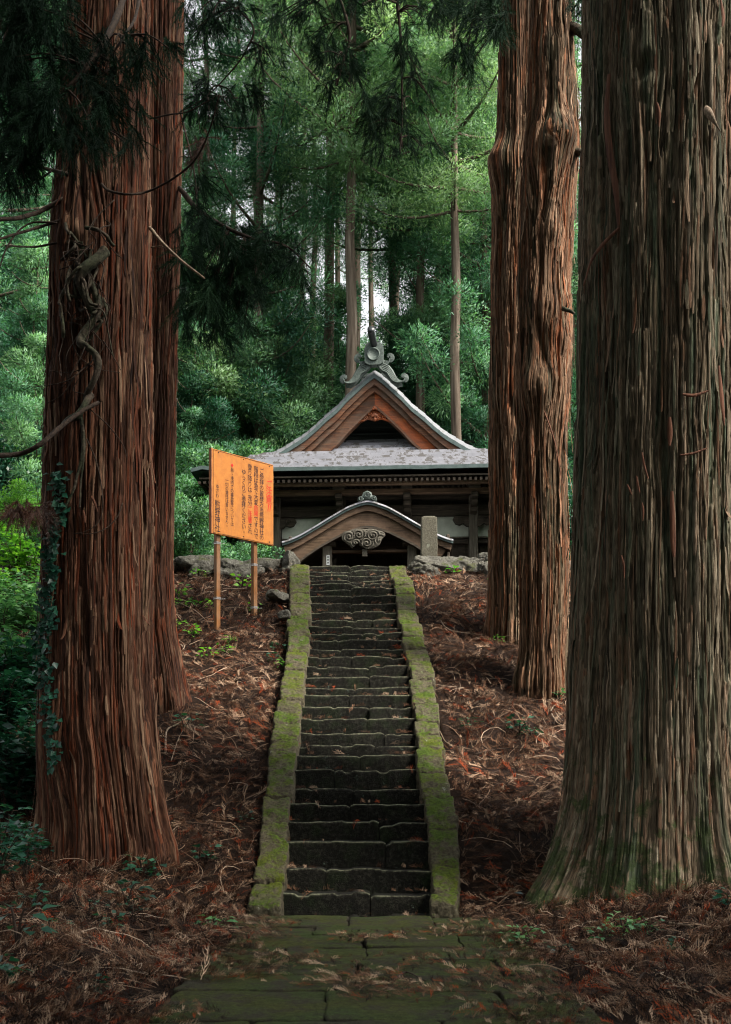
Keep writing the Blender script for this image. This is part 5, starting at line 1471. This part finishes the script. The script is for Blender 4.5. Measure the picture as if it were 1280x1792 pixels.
# wall: dark boards and plaster panels
g = Geo()
for i in range(40): box(g, (-3.9 + i * .2, .05 + .01 * (i % 2), 2.0), (.195, .06, 4.2), bev=.008)
box(g, (0, .12, 5.05), (7.8, .06, 1.9))
for s in (-1, 1): box(g, (s * 3.85, 4, 2.6), (.08, 7.8, 5.0))
box(g, (0, 7.9, 2.6), (7.8, .08, 5.2))
hp('wall', g, M['old_wood'])
for x0, x1 in ((-2.69, -1.08), (1.08, 2.69), (2.95, 3.6), (-3.6, -2.95)):
    g = Geo(); box(g, ((x0 + x1) / 2, -.06, (hz(941, -.1) + hz(903, -.1)) / 2), (x1 - x0, .05, hz(903, -.1) - hz(941, -.1))); hp('plaster_panel', g, M['plaster'])
    g = Geo(); box(g, ((x0 + x1) / 2, -.14, hz(943, -.14)), (x1 - x0, .12, .05), bev=.01); hp('sill', g, M['grey_wood'])
    g = Geo(); box(g, ((x0 + x1) / 2, -.10, hz(950, -.1)), (x1 - x0, .08, .12), bev=.01); hp('rail', g, M['old_wood'])
# ---- arched porch
yp = -4.0
pp_ = [(0, 876), (12, 878), (35, 886.5), (59, 900), (89, 918), (118, 934.5), (141, 944), (150, 946)]
qx = np.array([hx(a_, yp) for a_, b_ in pp_]); qz = np.array([hz(b_, yp) for a_, b_ in pp_])
px_ = np.linspace(0, qx[-1], 80); pz_ = np.interp(px_, qx, qz); pz_ = np.convolve(np.pad(pz_, 6, mode='reflect', reflect_type='odd'), kk, 'valid'); pz_[:7] = np.maximum(pz_[:7], pz_[6])
xx = np.concatenate([-px_[::-1][:-1], px_]); zz = np.concatenate([pz_[::-1][:-1], pz_])
g = Geo(); ys = [yp - .05, yp - .045, yp + .15, yp + 1, -.3]
V = np.concatenate([np.stack([xx, np.full_like(xx, y_), zz + (0 if i else -.045)], -1) for i, y_ in enumerate(ys)])
g.add(V, grid_faces(len(xx), 5))
hp('porch_roof', g, M['roof'], smooth=True)
def arch(name, o0, o1, y0, y1, mat, x1=None, endcut=0.0, side=None):
    o0 = np.broadcast_to(o0, px_.shape) * 1.0; o1 = np.broadcast_to(o1, px_.shape) * 1.0
    for s in (-1, 1):
        xm = px_ if x1 is None else px_ * (x1 / px_[-1]); zq = np.interp(xm, px_, pz_)
        xe = lambda o: xm - endcut * o * (xm / xm[-1]) ** 8
        g = Geo(); V = np.concatenate([np.stack([s * xe(o), np.full_like(xm, y_), zq - o], -1) for y_, o in ((y0, o0), (y0, o1), (y1, o1), (y1, o0), (y0, o0))])
        Q = grid_faces(len(xm), 5); g.add(V, Q if s > 0 else Q[:, ::-1])
        # end cap
        e = V.reshape(5, len(xm), 3)[:4, -1]; g.add(e, [[0, 1, 2, 3]])
        hp(name, g, mat, smooth=False)
arch('porch_edge', .02, .10, yp - .02, yp + .3, M['fascia'])
arch('porch_board', .10, .25, yp + .03, yp + .35, M['porch_wood'], endcut=.3)
arch('porch_board', .24, np.interp(px_, [0, 1.2, 2.1], [.64, .56, .60]), yp + .09, yp + .25, M['porch_wood'], endcut=.75)
arch('porch_trim', np.interp(px_, [0, 1.2, 2.1], [.62, .54, .58]), np.interp(px_, [0, 1.2, 2.1], [.68, .60, .63]), yp + .06, yp + .22, M['old_wood'], endcut=.75)
# soffit of the porch
g = Geo(); V = np.concatenate([np.stack([xx * .97, np.full_like(xx, y_), zz - .16], -1) for y_ in (yp + .3, -.35)]); g.add(V, grid_faces(len(xx), 2)[:, ::-1]); hp('porch_ceiling', g, M['old_wood'], smooth=True)
# small ornament on the porch ridge
g = Geo(); cy = yp - .02
prism(g, [(hx(a_, cy), hz(b_, cy)) for a_, b_ in [(-17, 876), (-16, 871), (-10, 870), (-7, 862), (0, 859), (7, 862), (10, 870), (16, 871), (17, 876)]], cy - .03, cy + .12)
for (dx, py, r_, tn) in ((0, 867, .085, 1.0), (-11, 873, .06, 1.2), (11, 873, .06, 1.2)):
    spiral(g, (hx(dx, cy), hz(py, cy)), r_, tn, cy - .05, 0, 1 if dx >= 0 else -1, .017, grow=.4)
hp('porch_ornament', g, M['oni'], smooth=True)
# cloud carving
g = Geo(); cy = yp + .02; ox = -7
cl = [(-38, 938), (-34, 930), (-24, 928), (-14, 925), (0, 926), (12, 925), (26, 928), (36, 932), (38, 937), (32, 944), (28, 953), (18, 959), (8, 961), (-2, 957), (-10, 951), (-18, 956), (-20, 959), (-24, 954), (-32, 948), (-37, 944)]
cl = resample(np.array(cl + [cl[0]], float), 90)[:-1]
cc_ = np.array([0.0, 942.0]); ns = 40
cen = np.array([(-8, 936), (17, 937), (-25, 939), (6, 951), (29, 946), (-13, 950)], float)
SG, CI = np.meshgrid(np.linspace(0, 1, ns), np.arange(len(cl)), indexing='ij')
PP = cc_ + (cl[CI] - cc_) * SG[..., None]
D = np.linalg.norm(PP[..., None, :] - cen, axis=-1); wt = 1 / (D ** 3 + 2); wt /= wt.sum(-1, keepdims=True)
AN = np.arctan2(PP[..., None, 1] - cen[:, 1], (PP[..., None, 0] - cen[:, 0])) * np.array([1, -1, 1, 1, -1, -1])
k0 = D.argmin(-1)[..., None]; ph = np.take_along_axis(D * 1.25 + AN, k0, -1)[..., 0]
hh = .035 * (1 - SG ** 6) + .020 * np.sin(ph) * (1 - SG ** 8) + .03 * np.exp(-(D.min(-1) / 2.5) ** 2)
V = np.stack([hx(PP[..., 0] + ox, cy), cy - hh, hz(PP[..., 1], cy)], -1).reshape(-1, 3)
g.add(V, grid_faces(len(cl), ns, True))
Vb = np.stack([hx(cl[:, 0] + ox, cy), np.full(len(cl), cy + .07), hz(cl[:, 1], cy)], -1)
g.add(np.concatenate([V.reshape(ns, len(cl), 3)[-1], Vb]), grid_faces(len(cl), 2, True))
hp('cloud_carving', g, M['carving'], smooth=True)
g = Geo(); box(g, (hx(ox + 2, cy), cy + .1, hz(966, cy)), (.13, .1, .2), bev=.01); hp('hanging_block', g, M['carving'])
for x in (hx(-72, -3.6), hx(77, -3.6)):
    g = Geo(); box(g, (x, -3.6, 1.45), (.25, .25, 2.9), bev=.03); hp('porch_post', g, M['grey_wood'])
    g = Geo(); box(g, (x, -3.6, hz(952, -3.6)), (.5, .3, .16), bev=.04); hp('bracket', g, M['old_wood'])
g = Geo(); box(g, (hx(-70, -3.74), -3.735, hz(979, -3.74)), (.085, .012, .25)); st_ = hp('paper_notice', g, M['white'])
g = Geo()
for q in range(3): box(g, (hx(-70, -3.74), -3.743, hz(974 + q * 5, -3.74)), (.035, .004, .035))
hp('notice_marks', g, M['ink'], st_)
beam('porch_beam', -1.1, 1.15, -3.65, 962, 967, .16, M['porch_wood'])
beam('porch_beam', -1.1, 1.15, -3.2, 946, 958, .16, M['old_wood'])
for x in (-1.9, -.95, 0, .95, 1.9):
    g = Geo(); box(g, (x, -.42, 1.4), (.12 if x else .08, .12, 2.8), bev=.01); hp('door_post', g, M['old_wood'])
g = Geo()
for i in range(18): box(g, (-.85 + i * .1, -.33, 1.6), (.03, .04, 3.2))
for z in (1.0, 1.8, 2.6, 3.2): box(g, (0, -.37, z), (1.8, .03, .05))
hp('lattice_door', g, M['old_wood'])
# slanted end board and rail right of the porch
g = Geo(); box(g, (2.05, -3.0, 2.55), (.08, 1.2, .9), bev=.02); hp('side_board', g, M['old_wood'])
g = Geo(); box(g, (-2.02, -3.0, 2.55), (.08, 1.2, .9), bev=.02); hp('side_board', g, M['old_wood'])
# floor platform
g = Geo(); box(g, (0, 2.0, .35), (8.2, 7.4, .5), bev=.03); hp('platform', g, M['old_wood'])

# ------------------------------------------------------------------ stone pillar
Yp = 19.6; xm = PX(751, Yp); w2 = .135; zt = PZ(907, Yp); zb_ = 4.7
g = Geo()
cs = [(xm - w2 * 1.05, Yp - w2, zb_), (xm + w2 * 1.05, Yp - w2, zb_), (xm - w2 * 1.05, Yp + w2, zb_), (xm + w2 * 1.05, Yp + w2, zb_), (xm - w2, Yp - w2, zt), (xm + w2, Yp - w2, zt), (xm - w2, Yp + w2, zt), (xm + w2, Yp + w2, zt)]
rough_block(g, cs, 26, 22, .012, 9, 5)
pl = thing('stone_pillar', (xm, Yp, zb_), 'square grey stone pillar standing right of the top of the stairs', 'stone pillar')
part('shaft', g, M['pillar'], pl)
g = Geo(); cs2 = [(c[0] * 1, c[1], zt - .03 + (0 if i < 4 else .05)) for i, c in enumerate(cs)]
cs2 = [(xm + (c[0] - xm) * (1.03 if i < 4 else .7), Yp + (c[1] - Yp) * (1.03 if i < 4 else .7), c[2]) for i, c in enumerate(cs2)]
rough_block(g, cs2, 12, 10, .006, 9, 6); part('cap', g, M['pillar'], pl)

# ------------------------------------------------------------------ orange sign board
A = P(371.5, 0, 16.0); B = P(479, 0, 16.8)
ux = norm(np.array([B[0] - A[0], B[1] - A[1], 0])); W = float(np.linalg.norm((B - A)[:2])); nrm_ = np.array([ux[1], -ux[0], 0])
zt = (PZ(785, 16.0) + PZ(813, 16.8)) / 2; zb_ = (PZ(935, 16.0) + PZ(953, 16.8)) / 2; Hs = zt - zb_
ang = math.atan2(ux[1], ux[0])
so = np.array([A[0] + ux[0] * W / 2, A[1] + ux[1] * W / 2, zb_ - 1.3])
sgn = thing('notice_board', so, 'orange notice board with black and red Japanese writing on two posts', 'sign')
def SB(u, v, d): return np.array([A[0], A[1], 0]) + ux * (u * W) + nrm_ * d + np.array([0, 0, zt - v * Hs])
g = Geo(); c = SB(.5, .5, -.02); box(g, c, (W, .04, Hs), rz=ang, bev=.004); board = part('board', g, M['sign'], sgn, smooth=False)
g = Geo(); c = SB(-.009, .5, -.02); box(g, c, (.02, .055, Hs + .01), rz=ang); part('edge_strip', g, M['sign_edge'], board, smooth=False)
g = Geo()
for (u, v) in ((.1, .03), (.1, .965), (.5, .03), (.5, .965), (.93, .03), (.93, .965)): box(g, SB(u, v, .003), (.012, .008, .012), rz=ang)
for (u, v, w_, h_) in ((.5, .012, .97, .003), (.5, .988, .97, .003), (.018, .5, .003, .97)): box(g, SB(u, v, .002), (w_ * W, .004, h_ * Hs), rz=ang)
part('nails', g, M['ink'], board, smooth=False)
for u in (.13, .73):
    g = Geo(); pz = zb_ - 1.45; c = SB(u, 0, -.075); c[2] = (zt - .15 + pz) / 2
    box(g, c, (.07, .07, zt - .15 - pz), rz=ang, bev=.006); po = part('post', g, M['sign_post'], sgn, smooth=False)
    g = Geo()
    for (dz) in ((-.33, -.95) if u > .5 else (-.12, -.9)):
        g = Geo()
        cz = np.array([c[0], c[1], zb_ + dz])
        for q in range(3): box(g, cz + [0, 0, q * .012], (.08, .08, .006), rz=ang)
        tube(g, [cz + ux * .04 - nrm_ * -.05, cz + ux * .09 + nrm_ * .07 + [0, 0, .01]], .004, .003, 5)
        tube(g, [cz - ux * .04 + nrm_ * .05, cz - ux * .10 + nrm_ * .06 - [0, 0, .015]], .004, .003, 5)
        part('wire_tie', g, M['wire'], po, smooth=False)
def glyph(ch):
    cu = bpy.data.curves.new('glyph', 'FONT'); cu.body = ch; cu.size = 1.0; cu.resolution_u = 2; cu.extrude = 0.0
    ob = bpy.data.objects.new('glyph', cu); COL.objects.link(ob)
    dg = bpy.context.evaluated_depsgraph_get(); me = ob.evaluated_get(dg).to_mesh()
    V = np.array([v.co[:] for v in me.vertices]); T = []
    me.calc_loop_triangles()
    for t_ in me.loop_triangles: T.append(list(t_.vertices))
    ob.evaluated_get(dg).to_mesh_clear(); bpy.data.objects.remove(ob); bpy.data.curves.remove(cu)
    return V, np.array(T)
def s2u(s): return s * 16.0 / (16.8 - .8 * s)
cols = [(.925, .20, .60, .125, [('ご', 'r'), ('注', 'r'), ('意', 'r'), ('!!', 'r')]),
        (.805, .08, .965, .085, [(c_, 'k') for c_ in 'ご参拝の皆様方当熊野神社の']),
        (.715, .075, .96, .085, [(c_, 'r' if c_ in '危険' else 'k') for c_ in '階段は急で大変危険ですので']),
        (.615, .07, .92, .085, [(c_, 'k') for c_ in '登り降りは'] + [(None, .4)] + [(c_, 'k') for c_ in '充分'] + [(c_, 'r') for c_ in 'ご注意'] + [(c_, 'k') for c_ in 'され']),
        (.515, .15, .94, .085, [(c_, 'k') for c_ in 'ゆっくりご参拝ください。']),
        (.325, .115, .87, .06, [('◆', 'r'), (None, .1)] + [(c_, 'k') for c_ in '尚、境内での事故等については']),
        (.24, .31, .90, .06, [(c_, 'k') for c_ in '一切の責任は負いません。']),
        (.085, .41, .57, .06, [(c_, 'k') for c_ in 'ゆざわ']),
        (.085, .595, .97, .10, [(c_, 'k') for c_ in '熊野神社'])]
GI = {'k': Geo(), 'r': Geo()}
for (s_, v0, v1, sz, chs) in cols:
    GI = {'k': Geo(), 'r': Geo()}
    tot = sum(1 if c_ else w_ for c_, w_ in chs); v = v0; step = (v1 - v0) / tot
    for ch, k_ in chs:
        if ch is None: v += step * k_; continue
        if ch == '◆':
            V = np.array([[.5, -.05, 0], [.9, .38, 0], [.5, .8, 0], [.1, .38, 0]]); T = np.array([[0, 1, 2], [0, 2, 3]])
        elif ch == '!!':
            V = np.array([[.28, .1, 0], [.36, .1, 0], [.52, .9, 0], [.40, .9, 0], [.58, .1, 0], [.66, .1, 0], [.82, .9, 0], [.70, .9, 0]]) - [0, .1, 0]; T = np.array([[0, 1, 2], [0, 2, 3], [4, 5, 6], [4, 6, 7]])
        else:
            V, T = glyph(ch)
            if not len(V): v += step; continue
        cen = np.array([.5, .38, 0]) if ch not in '。、' else np.array([.15, .15, 0])
        uu = s2u(s_); vc = v + step / 2
        q = (V - cen) * np.array([sz * 1.02 / W * 1.0, step * 1.12, 0])
        pts = np.array([SB(uu + a_, vc - b_, .0035) for a_, b_, _ in q])
        GI[k_].add(pts, None, T); v += step
    for k_, nm_ in (('k', 'lettering'), ('r', 'red_lettering')):
        if GI[k_].n: part(nm_, GI[k_], M['ink' if k_ == 'k' else 'red'], board, smooth=False)
